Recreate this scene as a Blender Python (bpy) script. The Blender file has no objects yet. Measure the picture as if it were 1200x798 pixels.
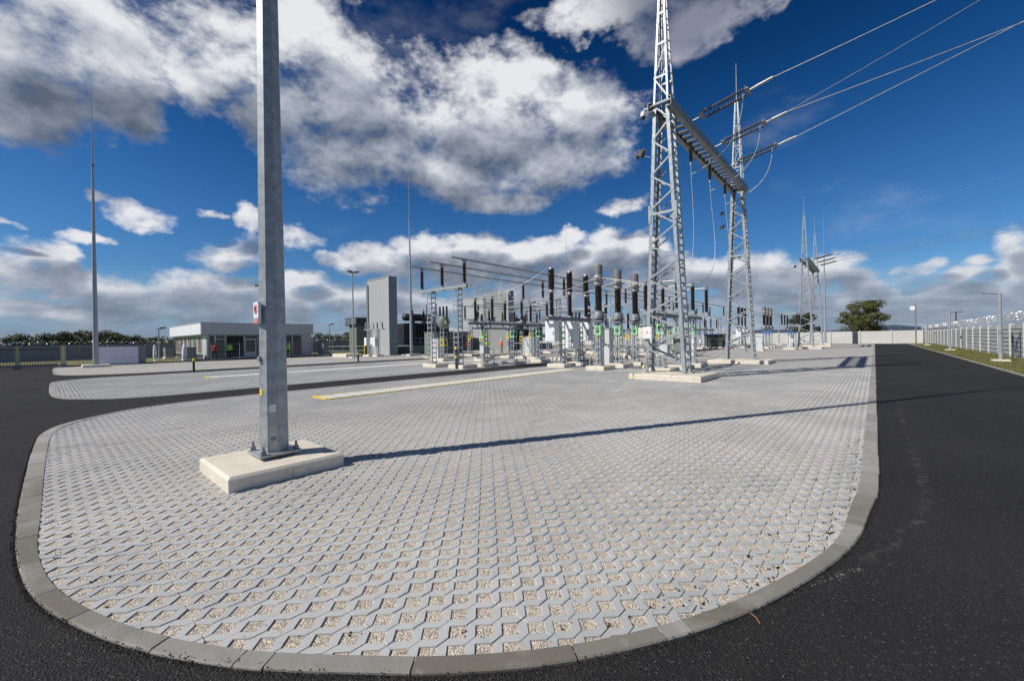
import bpy, math, random
import numpy as np
from mathutils import Vector, Matrix
random.seed(7)
C = bpy.context.scene.collection
SC = bpy.context.scene
PI = math.pi
R = math.radians

# ------------------------------------------------------------------ camera
cam_d = bpy.data.cameras.new('camera')
cam = bpy.data.objects.new('camera', cam_d); C.objects.link(cam)
SC.camera = cam
cam_d.sensor_width = 36; cam_d.lens = 36 * 482.5 / 1200
cam_d.clip_start = 0.05; cam_d.clip_end = 20000
PIT, YAW, ROL = 0.0007, 0.722, 0.0160
fw = Vector((-math.sin(YAW) * math.cos(PIT), math.cos(YAW) * math.cos(PIT), -math.sin(PIT)))
r0 = Vector((math.cos(YAW), math.sin(YAW), 0)); u0 = r0.cross(fw)
rt = math.cos(ROL) * r0 - math.sin(ROL) * u0
up = math.cos(ROL) * u0 + math.sin(ROL) * r0
cam.matrix_world = Matrix(((rt.x, up.x, -fw.x, 0), (rt.y, up.y, -fw.y, 0), (rt.z, up.z, -fw.z, 1.55), (0, 0, 0, 1)))

# ------------------------------------------------------------------ light, exposure
SUN_AZ, SUN_EL = R(208.0), R(43.5)          # compass style: clockwise from +Y
sd = Vector((math.sin(SUN_AZ) * math.cos(SUN_EL), math.cos(SUN_AZ) * math.cos(SUN_EL), math.sin(SUN_EL)))
sun_d = bpy.data.lights.new('sun', 'SUN'); sun_d.energy = 4.6; sun_d.angle = R(0.5); sun_d.color = (1.0, 0.94, 0.85)
sun = bpy.data.objects.new('sun', sun_d); C.objects.link(sun)
sun.rotation_euler = sd.to_track_quat('Z', 'Y').to_euler()
SC.view_settings.view_transform = 'Standard'; SC.view_settings.look = 'None'
SC.view_settings.exposure = 0.0; SC.view_settings.gamma = 1.0

# ------------------------------------------------------------------ node helpers
class NT:
    def __init__(s, tree): s.t = tree; s.n = tree.nodes; s.l = tree.links
    def new(s, typ, **kw):
        n = s.n.new(typ)
        for k, v in kw.items(): setattr(n, k, v)
        return n
    def put(s, sock, v):
        if isinstance(v, bpy.types.NodeSocket): s.l.new(v, sock)
        else: sock.default_value = v
    def math(s, op, a, b=None, c=None, clamp=False):
        n = s.new('ShaderNodeMath', operation=op, use_clamp=clamp)
        s.put(n.inputs[0], a)
        if b is not None: s.put(n.inputs[1], b)
        if c is not None: s.put(n.inputs[2], c)
        return n.outputs[0]
    def vec(s, op, a, b=None, c=None, out=0):
        n = s.new('ShaderNodeVectorMath', operation=op)
        s.put(n.inputs[0], a)
        if b is not None: s.put(n.inputs[1], b)
        if c is not None: s.put(n.inputs[2], c)
        return n.outputs[out]
    def noise(s, vec, scale, detail=4, rough=0.55, col=False, dist=0.0):
        n = s.new('ShaderNodeTexNoise'); s.put(n.inputs['Vector'], vec)
        n.inputs['Scale'].default_value = scale; n.inputs['Detail'].default_value = detail
        n.inputs['Roughness'].default_value = rough; n.inputs['Distortion'].default_value = dist
        return n.outputs['Color' if col else 'Fac']
    def vor(s, vec, scale, out='Color', feature='F1'):
        n = s.new('ShaderNodeTexVoronoi', feature=feature); s.put(n.inputs['Vector'], vec)
        n.inputs['Scale'].default_value = scale
        return n.outputs[out]
    def ramp(s, x, a, b, lo=0.0, hi=1.0, smooth=True):
        n = s.new('ShaderNodeMapRange'); n.interpolation_type = 'SMOOTHSTEP' if smooth else 'LINEAR'
        s.put(n.inputs[0], x); n.inputs[1].default_value = a; n.inputs[2].default_value = b
        n.inputs[3].default_value = lo; n.inputs[4].default_value = hi
        return n.outputs[0]
    def mix(s, f, a, b, mode='MIX'):
        n = s.new('ShaderNodeMix', data_type='RGBA', blend_type=mode)
        s.put(n.inputs[0], f)
        for i, v in ((6, a), (7, b)):
            if isinstance(v, tuple) and len(v) == 3: v = (*v, 1)
            s.put(n.inputs[i], v)
        return n.outputs[2]
    def comb(s, x, y, z):
        n = s.new('ShaderNodeCombineXYZ')
        for i, v in enumerate((x, y, z)): s.put(n.inputs[i], v)
        return n.outputs[0]
    def sep(s, v):
        n = s.new('ShaderNodeSeparateXYZ'); s.put(n.inputs[0], v); return n.outputs

# ------------------------------------------------------------------ sky: Nishita with procedural cumulus, by direction
w = bpy.data.worlds.new('World'); SC.world = w; w.use_nodes = True
w.cycles.sampling_method = 'MANUAL'; w.cycles.sample_map_resolution = 256
N = NT(w.node_tree); w.node_tree.nodes.clear()
wo = N.new('ShaderNodeOutputWorld'); bg = N.new('ShaderNodeBackground')
N.l.new(bg.outputs[0], wo.inputs[0])
sky = N.new('ShaderNodeTexSky'); sky.sky_type = 'NISHITA'; sky.sun_disc = False
sky.sun_elevation = SUN_EL; sky.sun_rotation = SUN_AZ
sky.altitude = 300; sky.air_density = 1.0; sky.dust_density = 0.3; sky.ozone_density = 2.5
SKY_STR = 0.085
bg.inputs[1].default_value = SKY_STR
tc = N.new('ShaderNodeTexCoord'); D = tc.outputs['Generated']

# cloud centres: (azimuth, elevation, half width, half height) in degrees
BL = [(-90.81, 26.35, 5.6, 4.7), (-85.84, 29.08, 6.7, 3.9), (-89.87, 21.19, 5.8, 3.8), (-84.07, 23.52, 3.5, 3.3), (-78.47, 27.09, 4.5, 3.4), (-75.26, 31.68, 6.6, 4.3), (-67.25, 34.04, 8.6, 5.5), (-62.37, 29.43, 9.3, 7.2), (-64.03, 22.52, 7.6, 4.2), (-70.21, 25.51, 4.1, 4.7), (-57.12, 25.65, 6.6, 5.1), (-45.56, 30.87, 9.9, 5.2), (-36.67, 31.18, 8.8, 4.5), (-30.33, 27.61, 8.0, 5.0), (-38.57, 24.8, 12.8, 5.1), (-48.06, 23.33, 9.9, 5.2), (-43.42, 19.28, 7.1, 1.9), (-28.95, 38.41, 10.1, 2.0), (-18.25, 35.93, 7.0, 3.2), (-11.59, 34.99, 5.4, 1.4), (-83.56, 13.61, 2.1, 1.1), (-85.93, 14.11, 1.2, 0.5), (-90.5, 8.6, 1.6, 1.5), (-88.6, 9.6, .9, 1.0), (-44, 13.6, 2.2, 1.3), (-28.5, 13.4, 2.5, 1.6), (-33, 14.2, 1.8, 1.2), (-22.5, 10.4, 2.5, 2.0), (-1.0, 5.2, 2.0, 1.2), (-25.46, 17.32, 3.3, 1.1), (-91.88, 10.89, 1.2, 0.4), (-86.98, 10.8, 1.7, 0.5), (-91.54, 7.03, 2.4, 2.4), (-89.49, 8.44, 1.7, 1.9), (-88.72, 6.17, 2.3, 1.6), (-84.32, 4.84, 3.8, 2.4), (-79.89, 5.54, 4.4, 2.6), (-75.67, 4.79, 5.7, 2.5), (-70.09, 3.94, 4.6, 1.9), (-75.19, 10.14, 3.9, 1.7), (-68.58, 12.54, 3.0, 1.4), (-74.15, 13.86, 2.0, 1.4), (-67.89, 7.97, 2.7, 1.1), (-77.67, 14.27, 1.2, 0.5), (-62.5, 10.26, 3.1, 1.7), (-52.87, 13.17, 5.1, 2.0), (-57.93, 10.24, 6.0, 2.2), (-45.9, 12.72, 4.7, 2.2), (-48.31, 9.3, 8.1, 2.3), (-40.0, 10.96, 6.5, 2.5), (-35.83, 12.77, 3.3, 1.8), (-29.49, 10.57, 6.8, 2.5), (-24.45, 12.45, 3.0, 1.5), (-35.32, 7.96, 10.5, 2.5), (-19.75, 8.29, 5.1, 2.2), (-11.13, 8.07, 5.3, 2.2), (-5.32, 6.98, 4.3, 1.9), (-1.63, 6.12, 2.1, 1.1), (-14.82, 6.85, 4.7, 1.6), (-9.43, 4.41, 6.8, 1.4), (5.84, 5.5, 2.2, 1.0), (7.44, 6.76, 1.0, 0.6), (9.43, 7.4, 1.0, 1.6), (2.08, 5.87, 0.8, 0.4), (-0.97, 2.9, 4.8, 1.4), (4.11, 2.98, 4.7, 1.5), (8.42, 3.03, 3.0, 1.5), (8.89, 0.86, 3.4, 0.6)]
BL += [(3.3, 6.5, 2.2, 0.9), (4.6, 7.0, 1.1, 0.6), (4.7, 3.8, 3.4, 1.6), (7.4, 3.5, 2.6, 1.9), (0.4, 3.9, 4.0, 1.4), (4.1, 1.7, 5.9, 1.0), (9.2, 5.1, 1.4, 1.2), (-91.1, 3.5, 3.0, 1.2), (-87.9, 3.3, 2.8, 1.1), (-84.3, 2.9, 3.8, 1.0), (-78.8, 2.7, 4.5, 0.9), (-63.8, 5.5, 4.1, 2.0), (-58.0, 5.8, 5.4, 2.3), (-60.6, 11.2, 3.0, 1.7), (-48.8, 14.1, 2.9, 1.2), (-50.6, 11.0, 6.9, 2.3), (-43.0, 10.2, 5.9, 2.1), (-30.7, 7.8, 9.1, 2.1), (-73.2, 5.9, 5.1, 1.8), (-38.9, 5.7, 9.4, 2.3), (-22.9, 5.7, 7.5, 2.0), (-12.1, 4.6, 5.4, 1.6), (-4.6, 3.6, 4.6, 1.3), (-53.0, 4.4, 10.2, 1.6), (-64.2, 10.5, 2.2, 1.1)]
rb = random.Random(11)
for k in range(26):                         # the same kind of sky goes on all round
    az = 14 + k * (246 / 26) + rb.uniform(-4, 4)
    if az > 180: az -= 360
    el = rb.choice((6, 9, 14, 26, 34)) + rb.uniform(-2, 2)
    BL.append((az, el, rb.uniform(4, 9) * (1 + el / 40), rb.uniform(1.8, 4.5) * (0.6 + el / 40)))

grp = bpy.data.node_groups.new('cloud_field', 'ShaderNodeTree')
grp.interface.new_socket('P', in_out='INPUT', socket_type='NodeSocketVector')
grp.interface.new_socket('F', in_out='OUTPUT', socket_type='NodeSocketFloat')
Gn = NT(grp); gi = Gn.new('NodeGroupInput'); go = Gn.new('NodeGroupOutput')
acc = None
for (a, e, ra, re) in BL:
    kk = 1.30 if e < 16 else 1.20
    sx, sy = 1 / (ra * kk), 1 / (re * kk)
    v = Gn.vec('MULTIPLY_ADD', gi.outputs[0], (sx, sy, 0), (-a * sx, -e * sy, 0))
    d = Gn.vec('DOT_PRODUCT', v, v, out=1)
    val = Gn.math('SUBTRACT', 1.0, d)
    if acc is None: acc = val
    else:
        n = Gn.new('ShaderNodeMath', operation='SMOOTH_MAX')
        Gn.put(n.inputs[0], acc); Gn.put(n.inputs[1], val); n.inputs[2].default_value = 0.25
        acc = n.outputs[0]
Gn.l.new(Gn.math('MAXIMUM', acc, -1.5), go.inputs[0])

sx, sy, sz = N.sep(D)
azr = N.math('MULTIPLY', N.math('ARCTAN2', sx, sy), 180 / PI)
elr = N.math('MULTIPLY', N.math('ARCSINE', sz), 180 / PI)
Pdeg = N.comb(azr, elr, 0.0)
Dn = N.vec('MULTIPLY', D, (1.0, 1.0, 1.55))
warp1 = N.vec('SUBTRACT', N.noise(Dn, 6.0, 5, 0.6, col=True), (0.5, 0.5, 0.5))
wamp = N.ramp(elr, 2.0, 26.0, 3.2, 13.0)
P0 = N.vec('ADD', Pdeg, N.vec('MULTIPLY', warp1, N.comb(wamp, N.math('MULTIPLY', wamp, 0.75), 0.0)))

def blob(off, base):
    g = N.new('ShaderNodeGroup'); g.node_tree = grp
    N.l.new(N.vec('ADD', base, off), g.inputs[0]); return g.outputs[0]
big = N.noise(Dn, 8.0, 9, 0.57)
fine = N.noise(Dn, 46.0, 5, 0.62)
b0 = blob((0, 0, 0), P0)
f0 = N.math('ADD', N.math('ADD', b0, N.math('ADD', N.math('MULTIPLY', big, 2.3), N.math('MULTIPLY', fine, 0.72))), -1.84)
boff = N.comb(N.ramp(elr, 4, 28, -0.6, -2.5), N.ramp(elr, 4, 28, 1.7, 7.0), 0.0)
b2 = blob(boff, N.vec('ADD', Pdeg, N.vec('MULTIPLY', warp1, N.comb(N.math('MULTIPLY', wamp, 0.6), N.math('MULTIPLY', wamp, 0.5), 0.0))))
# low band of cloud along the horizon
bandn = N.noise(N.vec('MULTIPLY', D, (1, 1, 4.0)), 11.0, 8, 0.6)
band = N.math('MULTIPLY', N.ramp(elr, 7.5, 2.0), N.ramp(bandn, 0.38, 0.55))
low = N.ramp(elr, 3.4, 0.3)
dens = N.ramp(f0, -0.24, 0.62)
dens = N.math('MAXIMUM', dens, N.math('MULTIPLY', N.math('MAXIMUM', band, low), 0.92))
veil = N.math('MULTIPLY', N.ramp(N.noise(N.vec('MULTIPLY', D, (1, 1, 2.2)), 3.2, 7, 0.62), 0.55, 0.85), 0.22)
dens = N.math('MAXIMUM', dens, veil)
# sunlit where less cloud lies above and towards the sun; soft billows from the noise slope
sl1 = N.noise(N.vec('ADD', Dn, (-0.016, -0.016, 0.05)), 8.0, 4, 0.5)
sl0 = N.noise(Dn, 8.0, 4, 0.5)
bill = N.math('MULTIPLY', N.math('SUBTRACT', sl0, sl1), 1.2)
thick = N.ramp(b2, -0.10, 1.02, 1.0, 0.0)
lit = N.math('ADD', N.math('ADD', N.math('MULTIPLY', thick, 0.52), 0.40), bill)
lit = N.math('ADD', lit, N.math('MULTIPLY', N.ramp(elr, 8.0, 2.0), N.math('MULTIPLY', N.math('SUBTRACT', bandn, 0.5), 1.6)))
lit = N.math('SUBTRACT', lit, N.math('MULTIPLY', N.ramp(f0, 0.9, 2.0), 0.06))
lit = N.math('ADD', lit, N.math('MULTIPLY', N.math('SUBTRACT', fine, 0.5), 0.35))
lit = N.math('MULTIPLY', lit, N.ramp(elr, 0.0, 5.0, 0.82, 1.0))
def soft(a, e, ra, re):      # broad soft region of the sky
    v = N.vec('MULTIPLY_ADD', P0, (1 / ra, 1 / re, 0), (-a / ra, -e / re, 0))
    return N.ramp(N.vec('LENGTH', v, out=1), 1.0, 0.2)
lit = N.math('ADD', lit, N.math('MULTIPLY', soft(-36, 29, 16, 8), 0.14))     # the sunlit mass in the middle
lit = N.math('ADD', lit, N.math('MULTIPLY', soft(-64, 31, 15, 9), 0.08))
lit = N.math('SUBTRACT', lit, N.math('MULTIPLY', soft(-90, 21.5, 13, 7), 0.26))    # the deep grey bank on the left
lit = N.math('ADD', lit, N.ramp(elr, 9.0, 3.0, 0.0, 0.03))
dens = N.math('MULTIPLY', dens, N.math('SUBTRACT', 1.0, N.math('MULTIPLY', soft(-17, 38, 18, 11), 0.72)))   # thin torn cloud high on the right
cl = N.new('ShaderNodeValToRGB'); N.l.new(lit, cl.inputs[0])
cr = cl.color_ramp; cr.elements[0].position = 0.12; cr.elements[0].color = (0.11, 0.135, 0.185, 1)
cr.elements[1].position = 1.0; cr.elements[1].color = (0.80, 0.81, 0.84, 1)
e_ = cr.elements.new(0.40); e_.color = (0.23, 0.265, 0.335, 1)
e_ = cr.elements.new(0.66); e_.color = (0.42, 0.455, 0.53, 1)
cs_ = N.new('ShaderNodeVectorMath', operation='SCALE'); N.l.new(cl.outputs[0], cs_.inputs[0]); cs_.inputs['Scale'].default_value = 1.0 / SKY_STR
cloudcol = N.mix(N.ramp(elr, 11.0, 0.0, 0.0, 0.58), cs_.outputs[0], (0.27 / SKY_STR, 0.34 / SKY_STR, 0.45 / SKY_STR))
hs = N.new('ShaderNodeHueSaturation'); hs.inputs['Saturation'].default_value = 1.28; hs.inputs['Value'].default_value = 0.92
N.l.new(sky.outputs[0], hs.inputs['Color'])
skyc = N.mix(1.0, hs.outputs[0], (0.55, 0.82, 1.06), 'MULTIPLY')
deep = N.ramp(elr, 12.0, 44.0, 1.0, 0.42)
skyc = N.mix(1.0, skyc, N.comb(N.math('MULTIPLY', deep, N.math('MULTIPLY', deep, deep)), N.math('MULTIPLY', deep, N.math('POWER', deep, 0.35)), deep), 'MULTIPLY')
skyc = N.mix(N.ramp(elr, 9.0, 0.5, 0.0, 0.72), skyc, (0.26 / SKY_STR, 0.38 / SKY_STR, 0.56 / SKY_STR))
N.l.new(N.mix(dens, skyc, cloudcol), bg.inputs[0])

# ------------------------------------------------------------------ materials
def mat(name, c1, c2=None, scale=4.0, rough=0.6, metal=0.0, bump=0.0, bscale=60.0, detail=5, spec=0.5, coord='pos', c3=None, s3=40, emit=None):
    m = bpy.data.materials.new(name); m.use_nodes = True
    T = NT(m.node_tree); b = m.node_tree.nodes['Principled BSDF']
    g = T.new('ShaderNodeNewGeometry') if coord == 'pos' else T.new('ShaderNodeTexCoord')
    P = g.outputs['Position'] if coord == 'pos' else g.outputs['Object']
    if c2 is None: b.inputs['Base Color'].default_value = (*c1, 1)
    else:
        col = T.mix(T.ramp(T.noise(P, scale, detail), 0.3, 0.7), c1, c2)
        if c3: col = T.mix(T.ramp(T.noise(P, s3, 3), 0.55, 0.75, 0, 0.7), col, c3)
        T.put(b.inputs['Base Color'], col)
    b.inputs['Roughness'].default_value = rough; b.inputs['Metallic'].default_value = metal
    b.inputs['Specular IOR Level'].default_value = spec
    if bump:
        bn = T.new('ShaderNodeBump'); bn.inputs['Strength'].default_value = bump; bn.inputs['Distance'].default_value = 0.01
        T.put(bn.inputs['Height'], T.noise(P, bscale, 4)); T.l.new(bn.outputs[0], b.inputs['Normal'])
    return m

M = {}
M['steel'] = mat('galvanised_steel', (0.27, 0.305, 0.33), (0.40, 0.43, 0.45), 9, 0.42, 0.18, 0.12, 50, c3=(0.58, 0.61, 0.63), s3=30)
M['steel_dark'] = mat('weathered_steel', (0.17, 0.19, 0.21), (0.26, 0.28, 0.31), 7, 0.55, 0.3, 0.1, 40)
M['chord_steel'] = mat('shade_toned_channel_steel', (0.19, 0.215, 0.235), (0.27, 0.295, 0.31), 6, 0.45, 0.2)  # steel toned down, shade on the beam's outer face put into the colour
M['alu'] = mat('aluminium_conductor', (0.38, 0.38, 0.375), (0.50, 0.50, 0.49), 6, 0.42, 0.5)
M['porcelain'] = mat('brown_glazed_porcelain', (0.020, 0.010, 0.008), (0.035, 0.017, 0.012), 5, 0.18, 0, spec=0.6)
M['composite'] = mat('grey_brown_insulator', (0.055, 0.050, 0.050), (0.085, 0.075, 0.075), 8, 0.45)
M['concrete'] = mat('cream_cast_concrete', (0.64, 0.585, 0.49), (0.72, 0.67, 0.58), 3.5, 0.85, 0, 0.35, 90, c3=(0.55, 0.47, 0.36), s3=9)
M['kerb'] = mat('grey_kerb_concrete', (0.34, 0.35, 0.35), (0.45, 0.46, 0.46), 3.0, 0.88, 0, 0.4, 120, c3=(0.26, 0.25, 0.22), s3=4.5)
M['white'] = mat('white_coated_metal', (0.74, 0.76, 0.78), (0.80, 0.81, 0.83), 2, 0.45)
M['fascia'] = mat('white_fascia_panel', (0.80, 0.81, 0.83), (0.85, 0.85, 0.87), 1, 0.4)
M['cabinet'] = mat('light_grey_cabinet', (0.56, 0.58, 0.59), (0.62, 0.64, 0.65), 3, 0.5)
M['grey_cap2'] = mat('cast_grey_head', (0.24, 0.245, 0.25), (0.31, 0.315, 0.32), 5, 0.45, 0.2)
M['grey_cap'] = mat('dark_grey_cap', (0.15, 0.155, 0.16), (0.20, 0.205, 0.21), 5, 0.5)
M['green_cabinet'] = mat('grey_green_paint', (0.17, 0.21, 0.17), (0.21, 0.25, 0.20), 3, 0.5)
M['dark_green'] = mat('dark_green_paint', (0.035, 0.055, 0.045), (0.05, 0.07, 0.06), 3, 0.5)
M['black_tank'] = mat('dark_grey_tank_paint', (0.022, 0.026, 0.030), (0.04, 0.045, 0.05), 2, 0.4)
M['firewall'] = mat('light_grey_wall_panel', (0.37, 0.39, 0.40), (0.39, 0.41, 0.42), 0.25, 0.7)
M['yellow'] = mat('yellow_sign_paint', (0.82, 0.62, 0.02), (0.86, 0.67, 0.04), 6, 0.5)
M['mint'] = mat('light_green_label', (0.33, 0.78, 0.36), (0.37, 0.82, 0.40), 6, 0.5)
M['blue'] = mat('blue_label', (0.03, 0.16, 0.55), (0.04, 0.19, 0.60), 6, 0.5)
M['red'] = mat('red_paint', (0.62, 0.05, 0.03), (0.68, 0.06, 0.04), 6, 0.5)
M['black'] = mat('black_plastic', (0.018, 0.018, 0.02), (0.03, 0.03, 0.03), 6, 0.45)
M['glass'] = mat('dark_window_glass', (0.020, 0.024, 0.026), (0.045, 0.045, 0.045), 0.7, 0.08, 0, spec=0.8)
M['interior'] = mat('dark_interior', (0.02, 0.02, 0.02), (0.04, 0.035, 0.03), 1, 0.8)
M['frame'] = mat('grey_window_frame', (0.50, 0.53, 0.56), (0.56, 0.59, 0.62), 2, 0.45)
M['curtain'] = mat('vertical_blind', (0.62, 0.52, 0.55), (0.66, 0.60, 0.62), 1, 0.8)
M['blind_red'] = mat('dusty_red_blind', (0.30, 0.14, 0.14), (0.36, 0.18, 0.18), 1, 0.8)
M['fence_post'] = mat('pale_precast_post', (0.50, 0.50, 0.48), (0.58, 0.58, 0.56), 3, 0.85, 0, 0.3, 60)
M['fence_board'] = mat('pale_precast_board', (0.33, 0.345, 0.355), (0.42, 0.43, 0.435), 2, 0.85, 0, 0.3, 60)
M['wall_white'] = mat('white_precast_wall', (0.55, 0.55, 0.54), (0.61, 0.61, 0.60), 0.5, 0.85)
M['back_fence'] = mat('grey_precast_board', (0.20, 0.215, 0.235), (0.25, 0.265, 0.285), 0.6, 0.85)
M['fence_dark'] = mat('dark_fence_paint', (0.03, 0.04, 0.05), (0.05, 0.06, 0.07), 4, 0.5)
M['banner'] = mat('lilac_white_banner', (0.80, 0.78, 0.90), (0.84, 0.82, 0.93), 2, 0.7)
M['razor'] = mat('bright_razor_wire', (0.62, 0.65, 0.68), (0.75, 0.77, 0.80), 4, 0.35, 0.5)
M['bark'] = mat('grey_brown_bark', (0.08, 0.06, 0.045), (0.12, 0.095, 0.07), 6, 0.9)
M['leaf_a'] = mat('olive_green_leaves', (0.045, 0.052, 0.012), (0.115, 0.115, 0.030), 0.9, 0.75)
M['leaf_b'] = mat('dark_green_leaves', (0.022, 0.040, 0.014), (0.060, 0.080, 0.028), 0.7, 0.75)
M['leaf_c'] = mat('yellow_green_leaves', (0.060, 0.075, 0.018), (0.12, 0.13, 0.035), 0.7, 0.75)
M['grass'] = mat('dry_green_grass', (0.085, 0.10, 0.028), (0.20, 0.19, 0.065), 0.8, 0.9, 0, 0.8, 30, c3=(0.06, 0.075, 0.02), s3=3)
M['field'] = mat('open_field', (0.12, 0.13, 0.04), (0.20, 0.19, 0.07), 0.05, 0.95)
M['hill'] = mat('haze_toned_wooded_hill', (0.035, 0.06, 0.10), (0.05, 0.075, 0.12), 0.01, 0.95)  # blue of the distant air is painted into the woodland colour
M['skin'] = mat('skin', (0.50, 0.30, 0.22), None, rough=0.6)
M['orange'] = mat('orange_vest', (0.85, 0.16, 0.02), None, rough=0.7)
M['hivis'] = mat('lime_vest', (0.42, 0.75, 0.04), None, rough=0.7)
M['navy'] = mat('dark_trousers', (0.02, 0.025, 0.04), None, rough=0.8)
M['khaki'] = mat('khaki_trousers', (0.28, 0.24, 0.17), None, rough=0.8)
M['redcoat'] = mat('red_jacket', (0.45, 0.03, 0.04), None, rough=0.8)
M['darkcoat'] = mat('dark_jacket', (0.02, 0.03, 0.025), None, rough=0.8)
M['hat_white'] = mat('white_helmet', (0.8, 0.8, 0.8), None, rough=0.4)
M['hat_blue'] = mat('blue_helmet', (0.10, 0.25, 0.55), None, rough=0.4)

def kerb_mat():
    m = bpy.data.materials.new('stained_kerb_concrete'); m.use_nodes = True
    T = NT(m.node_tree); b = m.node_tree.nodes['Principled BSDF']
    P = T.new('ShaderNodeNewGeometry').outputs['Position']; oi = T.new('ShaderNodeObjectInfo').outputs['Random']
    col = T.mix(T.ramp(T.noise(P, 5, 5), 0.3, 0.7), (0.30, 0.30, 0.285), (0.40, 0.395, 0.375))
    col = T.mix(T.ramp(oi, 0.0, 1.0, 0.0, 0.8, False), col, (0.245, 0.24, 0.215))
    oj = T.math('FRACT', T.math('MULTIPLY', oi, 7.31))
    x, y, z = T.sep(P)
    # the curved stones have been rubbed with wet mortar: brownish smears
    sm = T.ramp(T.noise(T.vec('ADD', P, (3.1, 0, 0)), 1.3, 6, 0.62, dist=0.6), 0.30, 0.52)
    curve = T.math('MULTIPLY', T.ramp(y, 6.5, 4.5), T.ramp(x, -9.0, -6.5))
    col = T.mix(T.math('MULTIPLY', sm, T.math('MULTIPLY', T.math('ADD', T.math('MULTIPLY', curve, 0.85), 0.10), T.ramp(oj, 0.15, 0.6, 0.25, 1.0))), col, (0.150, 0.138, 0.112))
    col = T.mix(T.ramp(T.noise(P, 9, 6, 0.7), 0.60, 0.78, 0, 0.5), col, (0.50, 0.49, 0.46))
    col = T.mix(T.ramp(T.noise(P, 60, 4, 0.7), 0.62, 0.75, 0, 0.5), col, (0.16, 0.155, 0.14))
    T.put(b.inputs['Base Color'], col); b.inputs['Roughness'].default_value = 0.88
    bn = T.new('ShaderNodeBump'); bn.inputs['Strength'].default_value = 0.5; bn.inputs['Distance'].default_value = 0.005
    T.put(bn.inputs['Height'], T.math('ADD', T.noise(P, 90, 5), T.math('MULTIPLY', T.noise(P, 12, 4), 0.8))); T.l.new(bn.outputs[0], b.inputs['Normal'])
    return m
M['kerb'] = kerb_mat()
def asphalt_mat():
    m = bpy.data.materials.new('fresh_asphalt'); m.use_nodes = True
    T = NT(m.node_tree); b = m.node_tree.nodes['Principled BSDF']
    P = T.new('ShaderNodeNewGeometry').outputs['Position']
    big = T.noise(P, 0.35, 5)
    col = T.mix(T.ramp(big, 0.3, 0.7), (0.016, 0.0155, 0.0155), (0.028, 0.027, 0.0265))
    grain = T.vor(P, 130.0, 'Color')
    gx = T.sep(grain)[0]
    col = T.mix(T.ramp(gx, 0.80, 1.0, 0, 0.6), col, (0.075, 0.072, 0.069))
    col = T.mix(T.ramp(gx, 0.25, 0.0, 0, 0.7), col, (0.010, 0.010, 0.010))
    gz = T.sep(T.vor(P, 150.0, 'Color'))[1]
    col = T.mix(T.ramp(gz, 0.985, 0.99, 0, 0.6), col, (0.22, 0.21, 0.20))
    px, py, pz = T.sep(P)
    tr = T.math('ABSOLUTE', T.math('SUBTRACT', T.math('ADD', px, T.math('MULTIPLY', T.math('POWER', T.math('MAXIMUM', T.math('SUBTRACT', 5.6, py), 0.0), 1.5), 0.17)), 0.37))
    trail = T.math('MULTIPLY', T.math('MULTIPLY', T.ramp(tr, 0.075, 0.01), T.ramp(py, 3.0, 3.4)), T.math('MULTIPLY', T.ramp(py, 14.5, 10.0), T.ramp(T.noise(P, 7, 6, 0.75), 0.47, 0.66)))
    col = T.mix(T.math('MULTIPLY', trail, 0.26), col, (0.26, 0.25, 0.235))
    stretch = T.vec('MULTIPLY', P, (1.0, 0.22, 1.0))
    dust = T.math('MULTIPLY', T.ramp(T.noise(stretch, 1.6, 6, 0.62), 0.60, 0.80), T.ramp(T.noise(P, 26, 5, 0.7), 0.48, 0.66))
    col = T.mix(T.math('MULTIPLY', dust, 0.42), col, (0.20, 0.19, 0.175))
    lanes = T.noise(T.vec('MULTIPLY', P, (2.2, 0.06, 1)), 1.0, 4)
    col = T.mix(T.ramp(lanes, 0.52, 0.72, 0, 0.35), col, (0.045, 0.042, 0.040))
    T.put(b.inputs['Base Color'], col)
    b.inputs['Roughness'].default_value = 0.88; b.inputs['Specular IOR Level'].default_value = 0.3
    bn = T.new('ShaderNodeBump'); bn.inputs['Strength'].default_value = 1.0; bn.inputs['Distance'].default_value = 0.010
    hgt = T.math('ADD', T.vor(P, 100.0, 'Distance'), T.math('MULTIPLY', T.noise(P, 40, 3), 0.6))
    T.put(bn.inputs['Height'], hgt); T.l.new(bn.outputs[0], b.inputs['Normal'])
    return m
M['asphalt'] = asphalt_mat()

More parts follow.
